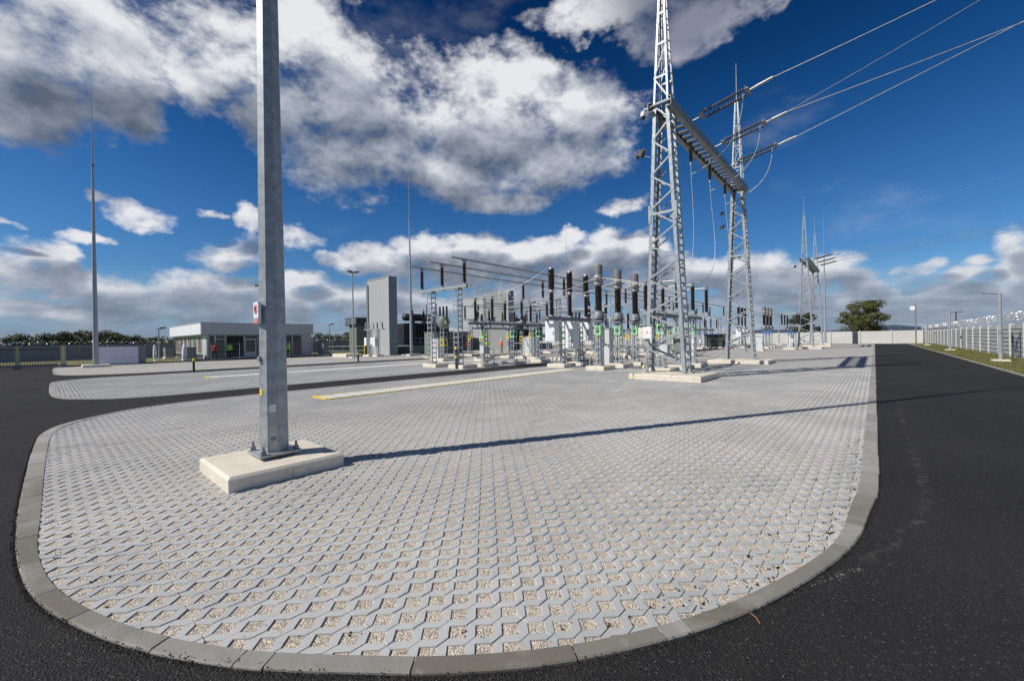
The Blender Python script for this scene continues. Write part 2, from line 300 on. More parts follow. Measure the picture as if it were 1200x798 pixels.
def paver_mat():
    m = bpy.data.materials.new('grey_paver_concrete'); m.use_nodes = True
    T = NT(m.node_tree); b = m.node_tree.nodes['Principled BSDF']
    P = T.new('ShaderNodeNewGeometry').outputs['Position']
    snap = T.vec('SNAP', T.vec('ADD', P, (0.01, 0.06, 0.0)), (0.4, 0.6, 1000.0))
    wn = T.new('ShaderNodeTexWhiteNoise', noise_dimensions='3D'); T.put(wn.inputs[0], snap)
    col = T.mix(wn.outputs[0], (0.375, 0.388, 0.392), (0.465, 0.476, 0.478))
    wn2 = T.new('ShaderNodeTexWhiteNoise', noise_dimensions='3D'); T.put(wn2.inputs[0], T.vec('SNAP', T.vec('ADD', P, (0.09, 0.06, 0.0)), (0.1, 0.6, 1000.0)))
    col = T.mix(T.ramp(wn2.outputs[0], 0.0, 1.0, 0.0, 0.45, False), col, (0.34, 0.35, 0.352))
    col = T.mix(T.ramp(T.noise(P, 0.45, 4), 0.40, 0.62, 0.0, 0.65), col, (0.52, 0.53, 0.53))
    wp = T.math('MULTIPLY', T.ramp(T.noise(P, 0.9, 4), 0.50, 0.68), T.ramp(T.noise(P, 22, 5, 0.7), 0.46, 0.66))
    col = T.mix(T.math('MULTIPLY', wp, 0.6), col, (0.62, 0.61, 0.59))
    col = T.mix(T.ramp(T.noise(P, 48, 4, 0.75), 0.66, 0.76, 0, 0.55), col, (0.15, 0.145, 0.135))
    col = T.mix(T.ramp(T.noise(P, 14, 5, 0.65), 0.5, 0.75, 0, 0.35), col, (0.27, 0.275, 0.28))
    col = T.mix(T.ramp(T.noise(P, 2.2, 5, 0.6), 0.56, 0.74, 0, 0.30), col, (0.50, 0.46, 0.40))
    T.put(b.inputs['Base Color'], col); b.inputs['Roughness'].default_value = 0.86
    bn = T.new('ShaderNodeBump'); bn.inputs['Strength'].default_value = 0.35; bn.inputs['Distance'].default_value = 0.004
    T.put(bn.inputs['Height'], T.noise(P, 160, 4)); T.l.new(bn.outputs[0], b.inputs['Normal'])
    return m
M['paver'] = paver_mat()

def gravel_mat(name, far):
    """gravel in the cells; beyond the built pavers the same paving as fine relief (far=True)"""
    m = bpy.data.materials.new(name); m.use_nodes = True
    T = NT(m.node_tree); b = m.node_tree.nodes['Principled BSDF']
    P = T.new('ShaderNodeNewGeometry').outputs['Position']
    vc = T.vor(P, 105.0, 'Color'); s = T.sep(vc)
    g = T.mix(s[0], (0.36, 0.305, 0.25), (0.70, 0.63, 0.54))
    g = T.mix(T.ramp(s[1], 0.80, 1.0, 0, 0.9), g, (0.12, 0.10, 0.08))
    g = T.mix(T.ramp(s[2], 0.85, 1.0, 0, 0.8), g, (0.75, 0.72, 0.66))
    hg = T.vor(P, 105.0, 'Distance')
    if not far:
        T.put(b.inputs['Base Color'], g)
        bn = T.new('ShaderNodeBump'); bn.inputs['Strength'].default_value = 1.0; bn.inputs['Distance'].default_value = 0.006
        bn.invert = True
        T.put(bn.inputs['Height'], hg)
    else:
        x, y, z = T.sep(P)
        # diamond cells: |dx|+|dy| < r around a staggered lattice
        def cell(ox, oy):
            fx = T.math('ABSOLUTE', T.math('SUBTRACT', T.math('FLOORED_MODULO', T.math('ADD', x, ox), 0.2), 0.1))
            fy = T.math('ABSOLUTE', T.math('SUBTRACT', T.math('FLOORED_MODULO', T.math('ADD', y, oy), 0.2), 0.1))
            return T.math('ADD', fx, fy)
        d = T.math('MINIMUM', cell(0.09 + 1000, 0.06 + 1000), cell(0.19 + 1000, 0.16 + 1000))
        hole = T.ramp(d, 0.070, 0.055)
        snap = T.vec('SNAP', P, (0.4, 0.6, 1000.0))
        wn = T.new('ShaderNodeTexWhiteNoise', noise_dimensions='3D'); T.put(wn.inputs[0], snap)
        pc = T.mix(wn.outputs[0], (0.375, 0.388, 0.392), (0.465, 0.476, 0.478))
        pc = T.mix(T.ramp(T.noise(P, 0.5, 4), 0.35, 0.65, 0.0, 0.6), pc, (0.49, 0.485, 0.47))
        col = T.mix(T.math('MULTIPLY', hole, 0.85), pc, (0.36, 0.32, 0.27))
        T.put(b.inputs['Base Color'], col)
        bn = T.new('ShaderNodeBump'); bn.inputs['Strength'].default_value = 0.6; bn.inputs['Distance'].default_value = 0.02
        T.put(bn.inputs['Height'], T.math('SUBTRACT', 1.0, hole))
    T.l.new(bn.outputs[0], b.inputs['Normal']); b.inputs['Roughness'].default_value = 0.92
    b.inputs['Specular IOR Level'].default_value = 0.25
    return m
M['gravel'] = gravel_mat('beige_gravel', False)
M['far_paving'] = gravel_mat('far_grid_paving', True)

# ------------------------------------------------------------------ mesh helpers
class MB:
    def __init__(s): s.v = []; s.f = []; s.smooth = []
    def add(s, vs, fs, sm=False):
        o = len(s.v); s.v += [tuple(p) for p in vs]
        s.f += [tuple(i + o for i in f) for f in fs]; s.smooth += [sm] * len(fs); return s
    def box(s, x0, x1, y0, y1, z0, z1):
        v = [(x, y, z) for z in (z0, z1) for y in (y0, y1) for x in (x0, x1)]
        return s.add(v, [(0, 2, 3, 1), (4, 5, 7, 6), (0, 1, 5, 4), (2, 6, 7, 3), (0, 4, 6, 2), (1, 3, 7, 5)])
    def cbox(s, x0, x1, y0, y1, z0, z1, c):
        """box with a chamfer round its top edge"""
        v = [(x0, y0, z0), (x1, y0, z0), (x1, y1, z0), (x0, y1, z0), (x0, y0, z1 - c), (x1, y0, z1 - c), (x1, y1, z1 - c), (x0, y1, z1 - c),
             (x0 + c, y0 + c, z1), (x1 - c, y0 + c, z1), (x1 - c, y1 - c, z1), (x0 + c, y1 - c, z1)]
        f = [(3, 2, 1, 0), (8, 9, 10, 11)]
        for a in (0, 4):
            for i in range(4): j = (i + 1) % 4; f.append((a + i, a + j, a + 4 + j, a + 4 + i))
        return s.add(v, f)
    def bar(s, p, q, wd, ht, upv=(0, 0, 1)):
        p, q = Vector(p), Vector(q); d = (q - p).normalized(); u = Vector(upv)
        if abs(d.dot(u)) > 0.97: u = Vector((0, 1, 0))
        a = d.cross(u).normalized() * wd / 2; b = a.cross(d).normalized() * ht / 2
        v = [c + i * a + j * b for c in (p, q) for i, j in ((-1, -1), (1, -1), (1, 1), (-1, 1))]
        return s.add(v, [(3, 2, 1, 0), (4, 5, 6, 7), (0, 1, 5, 4), (1, 2, 6, 5), (2, 3, 7, 6), (3, 0, 4, 7)])
    def angle(s, p, q, wd, t, da, db):
        """L section: two plates from the line p-q towards da and db"""
        p, q, da, db = map(Vector, (p, q, da, db))
        for a, b in ((da, db), (db, da)):
            A = a * wd; B = b * t
            v = [c + i + j for c in (p, q) for i, j in ((Vector(), Vector()), (A, Vector()), (A, B), (Vector(), B))]
            s.add(v, [(3, 2, 1, 0), (4, 5, 6, 7), (0, 1, 5, 4), (1, 2, 6, 5), (2, 3, 7, 6), (3, 0, 4, 7)])
        return s
    def tube(s, pts, r, n=8, cap=True):
        pts = [Vector(p) for p in pts]; rs = r if isinstance(r, (list, tuple)) else [r] * len(pts)
        rings = []; prev = None
        for i, p in enumerate(pts):
            d = (pts[min(i + 1, len(pts) - 1)] - pts[max(i - 1, 0)]).normalized()
            if prev is None: a = d.orthogonal().normalized()
            else:
                a = prev - d * prev.dot(d)
                a = a.normalized() if a.length > 1e-6 else d.orthogonal().normalized()
            prev = a; b = d.cross(a)
            rings.append([p + rs[i] * (math.cos(2 * PI * k / n) * a + math.sin(2 * PI * k / n) * b) for k in range(n)])
        o = [v for ring in rings for v in ring]; f = []
        for i in range(len(pts) - 1):
            for k in range(n): f.append((i * n + k, i * n + (k + 1) % n, (i + 1) * n + (k + 1) % n, (i + 1) * n + k))
        s.add(o, f, n > 5)
        if cap: s.add(rings[0], [tuple(range(n - 1, -1, -1))]); s.add(rings[-1], [tuple(range(n))])
        return s
    def lathe(s, c, prof, n=16, axis='z', smooth=True, rot=0.0):
        c = Vector(c); v = []
        for r, z in prof:
            for k in range(n):
                a = 2 * PI * k / n + rot
                if axis == 'z': v.append(c + Vector((r * math.cos(a), r * math.sin(a), z)))
                elif axis == 'x': v.append(c + Vector((z, r * math.cos(a), r * math.sin(a))))
                else: v.append(c + Vector((r * math.sin(a), z, r * math.cos(a))))
        f = []
        for i in range(len(prof) - 1):
            for k in range(n): f.append((i * n + k, i * n + (k + 1) % n, (i + 1) * n + (k + 1) % n, (i + 1) * n + k))
        s.add(v, f, smooth); L = len(prof) - 1
        s.add(v[:n], [tuple(range(n - 1, -1, -1))]); s.add(v[L * n:], [tuple(range(n))])
        return s
    def prism(s, poly, z0, z1):
        n = len(poly); v = [(x, y, z0) for x, y in poly] + [(x, y, z1) for x, y in poly]
        f = [tuple(range(n - 1, -1, -1)), tuple(range(n, 2 * n))] + [(i, (i + 1) % n, n + (i + 1) % n, n + i) for i in range(n)]
        return s.add(v, f)
    def mesh(s, name, m):
        me = bpy.data.meshes.new(name); me.from_pydata(s.v, [], s.f)
        me.polygons.foreach_set('use_smooth', s.smooth); me.materials.append(m); me.update(); return me
    def build(s, name, m, parent=None, kind=None, label=None):
        o = bpy.data.objects.new(name, s.mesh(name, M[m] if isinstance(m, str) else m)); C.objects.link(o)
        if parent: o.parent = parent
        if kind: o['kind'] = kind
        if label: o['label'] = label
        return o

def thing(name, label, cat, loc=(0, 0, 0), rz=0.0, group=None):
    o = bpy.data.objects.new(name, None); C.objects.link(o); o.empty_display_size = 0.3
    o.location = loc; o.rotation_euler = (0, 0, rz); o['label'] = label; o['category'] = cat
    if group: o['group'] = group
    return o
def tag(o, label, cat, group=None):
    o['label'] = label; o['category'] = cat
    if group: o['group'] = group
    return o
KIDS = None
def copy_tree(o, loc, label, parent=None, rz=None, group=None):
    c = o.copy(); C.objects.link(c)
    if parent: c.parent = parent
    else:
        c.location = loc
        if label: c['label'] = label
        if rz is not None: c.rotation_euler = (0, 0, rz)
        if group: c['group'] = group
    for ch in o.children: copy_tree(ch, None, None, c)
    return c
def inst(name, me, parent, loc=(0, 0, 0), rot=None, label=None):
    o = bpy.data.objects.new(name, me); C.objects.link(o); o.parent = parent; o.location = loc
    if rot: o.rotation_euler = rot
    if label: o['label'] = label
    return o
def struct(o): o['kind'] = 'structure'; return o

# ------------------------------------------------------------------ ground and roads
ZA = -0.012                                  # asphalt level; kerb tops at 0.004
gm = MB(); S_ = 9000
gm.add([(-S_, -S_, -0.10), (S_, -S_, -0.10), (S_, S_, -0.10), (-S_, S_, -0.10)], [(0, 1, 2, 3)])
struct(gm.build('ground', 'field'))
gm = MB(); gm.add([(-48.3, -45, ZA), (3.9, -45, ZA), (3.9, 90, ZA), (-48.3, 90, ZA)], [(0, 1, 2, 3)])
struct(gm.build('road', 'asphalt'))
gm = MB(); gm.add([(-60, -45, ZA - .004), (-48.3, -45, ZA - .004), (-48.3, 0.8, ZA - .004), (-60, 0.8, ZA - .004)], [(0, 1, 2, 3)])
struct(gm.build('driveway', 'asphalt'))
gm = MB(); gm.add([(-110, -60, -0.06), (-48.3, -60, -0.06), (-48.3, 100, -0.06), (-110, 100, -0.06)], [(0, 1, 2, 3)])
struct(gm.build('lawn', 'grass'))
gm = MB()
nx, ny = 9, 120
rg = random.Random(3)
for j in range(ny + 1):
    for i in range(nx + 1):
        x = 4.02 + (12 - 4.02) * i / nx; y = -10 + 112 * j / ny
        gm.v.append((x, y, -0.02 + (rg.uniform(-.02, .05) if 0 < i < nx else -.01)))
for j in range(ny):
    for i in range(nx):
        a = j * (nx + 1) + i; gm.f.append((a, a + 1, a + nx + 2, a + nx + 1)); gm.smooth.append(True)
struct(gm.build('verge', 'grass'))
gm = MB(); gm.add([(-48, 90, -0.04), (12, 90, -0.04), (12, 93, -0.04), (-48, 93, -0.04)], [(0, 1, 2, 3)]); struct(gm.build('rear_verge', 'grass'))
# far hills, low on the horizon
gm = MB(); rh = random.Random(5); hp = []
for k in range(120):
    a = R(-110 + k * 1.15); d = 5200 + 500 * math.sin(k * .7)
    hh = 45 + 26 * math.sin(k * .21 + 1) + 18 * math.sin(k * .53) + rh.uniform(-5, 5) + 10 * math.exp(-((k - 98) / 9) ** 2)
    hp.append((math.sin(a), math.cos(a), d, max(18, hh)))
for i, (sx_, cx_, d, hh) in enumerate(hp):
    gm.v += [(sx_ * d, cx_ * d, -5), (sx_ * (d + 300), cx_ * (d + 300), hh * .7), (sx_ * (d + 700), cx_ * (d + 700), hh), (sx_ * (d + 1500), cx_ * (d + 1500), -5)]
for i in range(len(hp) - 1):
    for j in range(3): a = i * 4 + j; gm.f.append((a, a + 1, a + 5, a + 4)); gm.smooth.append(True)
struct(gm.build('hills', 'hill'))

# ------------------------------------------------------------------ paving islands with kerbs
def resample(pts, step):
    P = [np.array(p, float) for p in pts]; out = [P[0]]
    for a, b in zip(P[:-1], P[1:]):
        L = np.linalg.norm(b - a); n = max(1, int(round(L / step)))
        for k in range(1, n + 1): out.append(a + (b - a) * k / n)
    return np.array(out)
def chaikin(pts, n=2):
    P = [np.array(p, float) for p in pts]
    for _ in range(n):
        Q = [P[0]]
        for a, b in zip(P[:-1], P[1:]):
            if np.linalg.norm(b - a) > 5:
                Q += [a + (b - a) * min(.25, 0.3 / np.linalg.norm(b - a)), b - (b - a) * min(.25, 0.3 / np.linalg.norm(b - a))]
            else: Q += [a * .75 + b * .25, a * .25 + b * .75]
        Q.append(P[-1]); P = Q
    return np.array(P)
YE = 88.0
ISL = [
 [(0.02, YE), (0.02, 5.30), (-0.03, 4.90), (-0.09, 4.1), (-0.25, 3.4), (-0.57, 2.50), (-1.03, 1.74), (-1.5, 1.23), (-1.89, .92), (-2.22, .66), (-2.65, .40), (-3.1, .18), (-3.79, -.04), (-4.36, -.13), (-5.43, -.19), (-7.6, -.18), (-10.66, -.12), (-11.5, -.04), (-12.2, .15), (-12.93, .57), (-13.55, 1.13), (-14.1, 1.9), (-14.36, 2.9), (-14.42, 4.2), (-14.42, YE)],
 [(-16.58, YE), (-16.58, 2.3), (-16.95, 1.4), (-17.7, .75), (-18.4, .36), (-19.5, .12), (-22, .08), (-26.4, .12), (-27.6, .2), (-28.4, .45), (-29.0, 1.0), (-29.3, 2.0), (-29.3, YE)],
 [(-31.7, YE), (-31.7, 3.8), (-32.2, 2.2), (-33.2, 1.0), (-34.4, .5), (-36, .32), (-42, .34), (-46, .4), (-48.0, .6), (-48.3, 2.0), (-48.3, YE)]]
KW = 0.155
kerb_root = struct(thing('kerb', '', ''))
del kerb_root['label']; del kerb_root['category']
kerb_far = MB()
nk = 0
inner_polys = []
kr = random.Random(21)
for ii, pts in enumerate(ISL):
    S = resample(chaikin(pts, 2), 0.12)
    T_ = np.gradient(S, axis=0); T_ /= np.linalg.norm(T_, axis=1)[:, None]
    Nn = np.stack([T_[:, 1], -T_[:, 0]], 1)       # path runs clockwise seen from above: inward is to the right
    kw = np.full(len(S), KW)
    if ii == 0:      # the curved front is laid in narrower stones
        cv = np.clip((5.0 - S[:, 1]) / 1.2, 0, 1) * np.clip((S[:, 0] + 6.0) / 1.3, 0, 1); kw = KW - (KW - .102) * cv
    I_ = S + Nn * kw[:, None]; Mi = S + Nn * (kw * .5)[:, None]
    inner_polys.append(Mi)
    cum = np.concatenate([[0], np.cumsum(np.linalg.norm(np.diff(S, axis=0), axis=1))])
    s0 = 0.0
    while s0 < cum[-1] - 0.1:
        straight_far = False
        px_, py_ = np.interp(s0, cum, S[:, 0]), np.interp(s0, cum, S[:, 1])
        tight = ii == 0 and py_ < 4.9 and px_ > -5.3
        s1 = min(s0 + (kr.choice((.16, .34, .5, .5, .72, .8)) if tight else 0.89), cum[-1])
        ss = np.linspace(s0 + .0045, s1 - .0045, 5)
        o = np.stack([np.interp(ss, cum, S[:, k]) for k in (0, 1)], 1); n_ = np.stack([np.interp(ss, cum, I_[:, k]) for k in (0, 1)], 1)
        mid = o[2]; dist = math.hypot(*mid)
        if np.linalg.norm(o[0] + o[4] - 2 * o[2]) < 0.004: o = o[[0, 4]]; n_ = n_[[0, 4]]
        dz = kr.uniform(-.0025, .0025); tw = kr.uniform(-.006, .006); m_ = MB(); L = len(o)
        ch = 0.008
        for k in range(L):
            out = o[k] + (n_[k] - o[k]) * (tw / KW); inn = n_[k]; dd = (inn - out) / np.linalg.norm(inn - out)
            z = 0.006 + dz
            for q, zz in ((out, -.12), (out, z - ch), (out + dd * ch, z), (inn - dd * ch * .5, z), (inn, z - ch * .5), (inn, -.12)): m_.v.append((q[0], q[1], zz))
        for k in range(L - 1):
            for j in range(5): a = k * 6 + j; m_.f.append((a, a + 1, a + 7, a + 6)); m_.smooth.append(False)
        m_.f += [tuple(range(6))[::-1], tuple(range((L - 1) * 6, L * 6))]; m_.smooth += [False] * 2
        if nk < 290 and (dist < 26 and (ii < 2) or dist < 40 and ii == 0 and mid[0] > -1):
            m_.build('kerb_stone', 'kerb', kerb_root); nk += 1
        else: kerb_far.add(m_.v, m_.f)
        s0 = s1
kerb_far.build('kerb_stones_far', 'kerb', kerb_root, kind='stuff')

# gravel bed of each island (the polygon under the kerb line)
islands = []
for ii, poly in enumerate(inner_polys):
    near = [p for p in poly]
    yc = (24.0, 17.0, 1e-3)[ii]
    ys = (24.0, 17.0, None)[ii]
    def clipy(P, y, keep_low):
        out = []
        for a, b in zip(P, list(P[1:]) + [P[0]]):
            ina, inb = (a[1] <= y) == keep_low, (b[1] <= y) == keep_low
            if ina: out.append(tuple(a))
            if ina != inb: t = (y - a[1]) / (b[1] - a[1]); out.append((a[0] + t * (b[0] - a[0]), y))
        return out
    def simp(P):
        out = []
        for i in range(len(P)):
            a, b, c = np.array(P[i - 1]), np.array(P[i]), np.array(P[(i + 1) % len(P)])
            if abs(np.cross(b - a, c - b)) > 1e-7: out.append(tuple(b))
        return out
    if ys:
        lo = simp(clipy(near, ys, True)); hi = simp(clipy(near, ys, False))
        g = MB(); g.add([(x, y, -0.008) for x, y in lo], [tuple(range(len(lo)))[::-1]])
        o = struct(g.build('paving_island', 'gravel')); islands.append(o)
        g = MB(); g.add([(x, y, -0.001) for x, y in hi], [tuple(range(len(hi)))[::-1]])
        struct(g.build('far_paving', 'far_paving'))
    else:
        hi = simp(near)
        g = MB(); g.add([(x, y, -0.001) for x, y in hi], [tuple(range(len(hi)))[::-1]])
        o = struct(g.build('paving_island', 'far_paving')); islands.append(o)

# zigzag pavers: ribbons 0.1 m wide, 0.6 m long, diamond cells between them
XO, YO, RH, GP = -1.89, 1.14 - 0.6 * 10, 0.062, 0.0036
def ribbon(odd):
    """outline of one paver, counter-clockwise, local x 0..0.1, y 0..0.6"""
    def L(y):       # inset on the left joint line
        c = [0.1 + 0.2 * j for j in range(-1, 5)] if not odd else [0.2 * j for j in range(-1, 5)]
        return max(0, RH - min(abs(y - k) for k in c))
    def Rr(y):
        c = [0.2 * j for j in range(-1, 5)] if not odd else [0.1 + 0.2 * j for j in range(-1, 5)]
        return max(0, RH - min(abs(y - k) for k in c))
    ys = {GP, 0.6 - GP}
    for j in range(0, 7):
        for c in (0.1 * j,):
            for d in (-RH, 0, RH):
                if GP < c + d < 0.6 - GP: ys.add(round(c + d, 4))
    ys = sorted(ys)
    def brk(fn, c0):   # keep only real corners
        res = []
        for y in ys:
            a, b, c = fn(y - .004), fn(y), fn(y + .004)
            if y in (GP, 0.6 - GP) or abs(a + c - 2 * b) > 1e-5: res.append((fn(y), y))
        return res
    left = [(GP + v, y) for v, y in brk(L, 0)]; right = [(0.1 - GP - v, y) for v, y in brk(Rr, 0)]
    return right + left[::-1]
def inset(poly, d):
    n = len(poly); out = []
    for i in range(n):
        p0, p1, p2 = (np.array(poly[(i + k) % n]) for k in (-1, 0, 1))
        a, b = p1 - p0, p2 - p1; la, lb = np.linalg.norm(a), np.linalg.norm(b)
        if la < 1e-6 or lb < 1e-6: out.append(tuple(p1)); continue
        na = np.array([-a[1], a[0]]) / la; nb = np.array([-b[1], b[0]]) / lb
        k = 1 + na @ nb
        out.append(tuple(p1 + (na + nb) * d / max(k, .5)))
    return out
OUT = [ribbon(False), ribbon(True)]
def paver_mesh(poly, bevel, seed=0):
    m = MB(); n = len(poly)
    if bevel:
        ins = inset(poly, bevel)
        m.v = [(x, y, -.045) for x, y in poly] + [(x, y, -bevel) for x, y in poly] + [(x, y, 0) for x, y in ins]
        m.f = [tuple(range(2 * n, 3 * n))]
        for r_ in (0, n): m.f += [(r_ + i, r_ + (i + 1) % n, r_ + n + (i + 1) % n, r_ + n + i) for i in range(n)]
    else:
        m.v = [(x, y, -.03) for x, y in poly] + [(x, y, 0) for x, y in poly]
        m.f = [tuple(range(n, 2 * n))] + [(i, (i + 1) % n, n + (i + 1) % n, n + i) for i in range(n)]
    m.smooth = [False] * len(m.f); return m
ME = [paver_mesh(p, 0.0035).mesh('paver', M['paver']) for p in OUT]
ME_FAR = [paver_mesh(p, 0) for p in OUT]
ME_MID = [paver_mesh(p, 0.0035) for p in OUT]
# things that stand on the island and cut the paving
def seg_list(poly): return [(poly[i], poly[i + 1]) for i in range(len(poly) - 1)]
pr = random.Random(9)
tot_far = 0
for ii, (ymax) in enumerate((24.0, 17.0)):
    poly = inner_polys[ii]; A = poly[:-1]; B = poly[1:]
    Ed = B - A; El = np.linalg.norm(Ed, axis=1); keep = El > 1e-6; A, Ed, El = A[keep], Ed[keep], El[keep]
    En = np.stack([Ed[:, 1], -Ed[:, 0]], 1) / El[:, None]      # inward
    xmin, xmax = poly[:, 0].min(), poly[:, 0].max()
    i0 = int(math.floor((xmin - XO) / 0.1)) - 1; i1 = int(math.ceil((xmax - XO) / 0.1)) + 1
    j0 = int(math.floor((-0.5 - YO) / 0.6)) - 1; j1 = int(round((ymax - YO) / 0.6)) + 1
    cand = []
    for i in range(i0, i1):
        for j in range(j0, j1):
            x, y = XO + i * 0.1, YO + j * 0.6
            if y > ymax + .3: continue
            cx, cy = x + .05, y + .3
            # signed distance to boundary near it
            q = np.array([cx, cy]); rel = q - A; t = np.clip((rel * Ed).sum(1) / El ** 2, 0, 1)
            dv = q - (A + Ed * t[:, None]); dd = np.linalg.norm(dv, axis=1); k = dd.argmin()
            sdist = (rel[k] * En[k]).sum()
            if sdist < 0 and dd[k] > .34: continue
            if dd[k] <= .34:
                # clip by nearby edges (island outline is convex)
                pl = [(px + x, py + y) for px, py in OUT[i % 2]]
                near = np.where(dd < .7)[0]
                for e in near[::2] if len(near) > 6 else near:
                    o_, n_ = A[e], En[e]; res = []
                    for a, b in zip(pl, pl[1:] + pl[:1]):
                        da = (a[0] - o_[0]) * n_[0] + (a[1] - o_[1]) * n_[1]; db = (b[0] - o_[0]) * n_[0] + (b[1] - o_[1]) * n_[1]
                        if da >= 0: res.append(a)
                        if da * db < 0: t_ = da / (da - db); res.append((a[0] + t_ * (b[0] - a[0]), a[1] + t_ * (b[1] - a[1])))
                    pl = res
                    if len(pl) < 3: break
                if len(pl) < 3: continue
                ar = 0.5 * sum(a[0] * b[1] - b[0] * a[1] for a, b in zip(pl, pl[1:] + pl[:1]))
                if ar < 2e-4: continue
                # drop repeated points
                q2 = [pl[0]]
                for p_ in pl[1:]:
                    if abs(p_[0] - q2[-1][0]) + abs(p_[1] - q2[-1][1]) > 1e-4: q2.append(p_)
                cand.append((math.hypot(cx, cy), x, y, i % 2, q2))
            else: cand.append((math.hypot(cx, cy), x, y, i % 2, None))
    # nearest that lie in front of the camera become parts
    def vis(c):
        x, y = c[1] + .05, c[2] + .3; f_ = x * fw.x + y * fw.y; s_ = x * rt.x + y * rt.y
        return f_ > 1.6 and abs(s_) < f_ * 1.25 and f_ > 1.75
    if ii == 0:
        near = sorted([c for c in cand if vis(c)], key=lambda c: c[0])[:300]
    else: near = []
    ids = {id(c) for c in near}
    V = []; F = []
    for c in cand:
        d, x, y, var, pl = c
        dz = pr.uniform(-.0022, .0022)
        if id(c) in ids:
            if pl is None: inst('paver', ME[var], islands[ii], (x, y, dz), (pr.uniform(-.004, .004), pr.uniform(-.012, .012), 0))
            else:
                o = inst('paver', paver_mesh([(a - x, b - y) for a, b in pl], 0).mesh('paver', M['paver']), islands[ii], (x, y, dz))
        else:
            m_ = paver_mesh([(a - x, b - y) for a, b in pl], 0) if pl is not None else (ME_MID[var] if d < 9 else ME_FAR[var])
            o_ = len(V); tx = pr.uniform(-.012, .012)
            V += [(a + x, b + y, z + dz + (a - .05) * tx) for a, b, z in m_.v]; F += [tuple(k + o_ for k in f) for f in m_.f]
    mb = MB(); mb.v = V; mb.f = F; mb.smooth = [False] * len(F)
    mb.build('pavers_beyond', 'paver', islands[ii], kind='stuff')

# loose chippings lying on the pavers and in the cells near the camera
pb = MB(); rp = random.Random(4)
ico = [(1, 0, 0), (-1, 0, 0), (0, 1, 0), (0, -1, 0), (0, 0, 1)]; icf = [(0, 2, 4), (2, 1, 4), (1, 3, 4), (3, 0, 4)]
P1 = inner_polys[0]
for k in range(46000):
    dd = 1.9 + 5.2 * rp.random() ** 1.5; a = -YAW + rp.uniform(-.95, .95)
    x, y = dd / max(.4, math.cos(a + YAW)) * math.sin(a), dd / max(.4, math.cos(a + YAW)) * math.cos(a)
    # inside island test by simple bounds of its curved front
    q = np.array([x, y])
    if y < 0.1 or x > -0.2 or x < -14: continue
    kk = ((P1 - q) ** 2).sum(1).argmin()
    tt = P1[min(kk + 1, len(P1) - 1)] - P1[max(kk - 1, 0)]
    if (x - P1[kk][0]) * tt[1] - (y - P1[kk][1]) * tt[0] < 0.07 * np.linalg.norm(tt): continue
    # cell position
    u, v = (x - XO) / .1, (y - 1.14) / .1
    best = 9
    for cu in (math.floor(u), math.floor(u) + 1):
        par = 1 if cu % 2 == 0 else 0
        cv = par + 2 * round((v - par) / 2); best = min(best, abs(u - cu) + abs(v - cv))
    incell = best < .56
    dm = math.hypot(x + 5.75, (y - 1.5) * 1.1)
    drift = max(0, math.sin(x * 1.9 + 1.3 * math.sin(y * 1.1)) * math.sin(y * 1.6 + x * .7) - .35) * .55
    if not incell and rp.random() > (.03 + drift if dm > 1.7 else .035 + .75 * (1 - dm / 1.7)): continue
    z = -.008 if incell else 0.001
    r = rp.uniform(.003, .0065) if incell else rp.uniform(.002, .004); rz = rp.uniform(0, 6)
    cs, sn = math.cos(rz), math.sin(rz); sx_, sy_, sz_ = r * rp.uniform(.7, 1.2), r * rp.uniform(.6, 1), r * rp.uniform(.7, 1.1)
    pb.add([(x + cs * i * sx_ - sn * j * sy_, y + sn * i * sx_ + cs * j * sy_, z + kz * sz_) for i, j, kz in ico], icf)
pb.build('gravel_chippings', mat('loose_chippings', (0.34, 0.29, 0.235), (0.68, 0.61, 0.53), 70, 0.9), islands[0], kind='stuff')

# kerb edging along the verge on the right
eg = struct(thing('verge_edging', '', '')); del eg['label']; del eg['category']
me_ = MB().cbox(0, .1, 0.004, .996, -.1, .03, .008).mesh('edging_stone', M['kerb'])
for k in range(64): inst('edging_stone', me_, eg, (3.9, 16 + k, 0.0 ))
far = MB()
for k in range(10): far.cbox(3.9, 4.0, 80.004 + k, 80.996 + k, -.1, .03, .008)
for k in range(34): far.cbox(3.9, 4.0, -18 + k + .004, -18 + k + .996, -.1, .03, .008)
far.build('edging_stones_far', 'kerb', eg, kind='stuff')

# twig and scraps on the asphalt
sb = MB(); r2_ = random.Random(31)
for k in range(360):       # pale stones and mortar bits thrown on the asphalt beside the kerb
    if k < 300:
        a_ = r2_.uniform(0, 1); x = -7.0 + 8.2 * a_; y = r2_.uniform(.9, 6.0) - 2.2
        j_ = ((inner_polys[0] - np.array([x, y])) ** 2).sum(1).argmin(); q_ = inner_polys[0][j_]
        if math.hypot(x - q_[0], y - q_[1]) > .9 * r2_.random() + .12 or math.hypot(x - q_[0], y - q_[1]) < .10: continue
        t0 = inner_polys[0][min(j_ + 1, len(inner_polys[0]) - 1)] - inner_polys[0][j_ - 1]
        if (x - q_[0]) * t0[1] - (y - q_[1]) * t0[0] > 0: continue
        r = r2_.uniform(.002, .005)
    else:
        u = r2_.random(); x = -.42 + .34 * u + r2_.gauss(0, .012); y = 2.98 + .62 * u + r2_.gauss(0, .015); r = r2_.uniform(.0015, .0045)
    a_ = r2_.uniform(0, 6); cs, sn = math.cos(a_) * r, math.sin(a_) * r
    sb.add([(x + cs, y + sn, ZA), (x - cs, y - sn, ZA), (x - sn, y + cs * .8, ZA), (x + sn, y - cs * .8, ZA), (x, y, ZA + r * .8)], [(0, 2, 4), (2, 1, 4), (1, 3, 4), (3, 0, 4)])
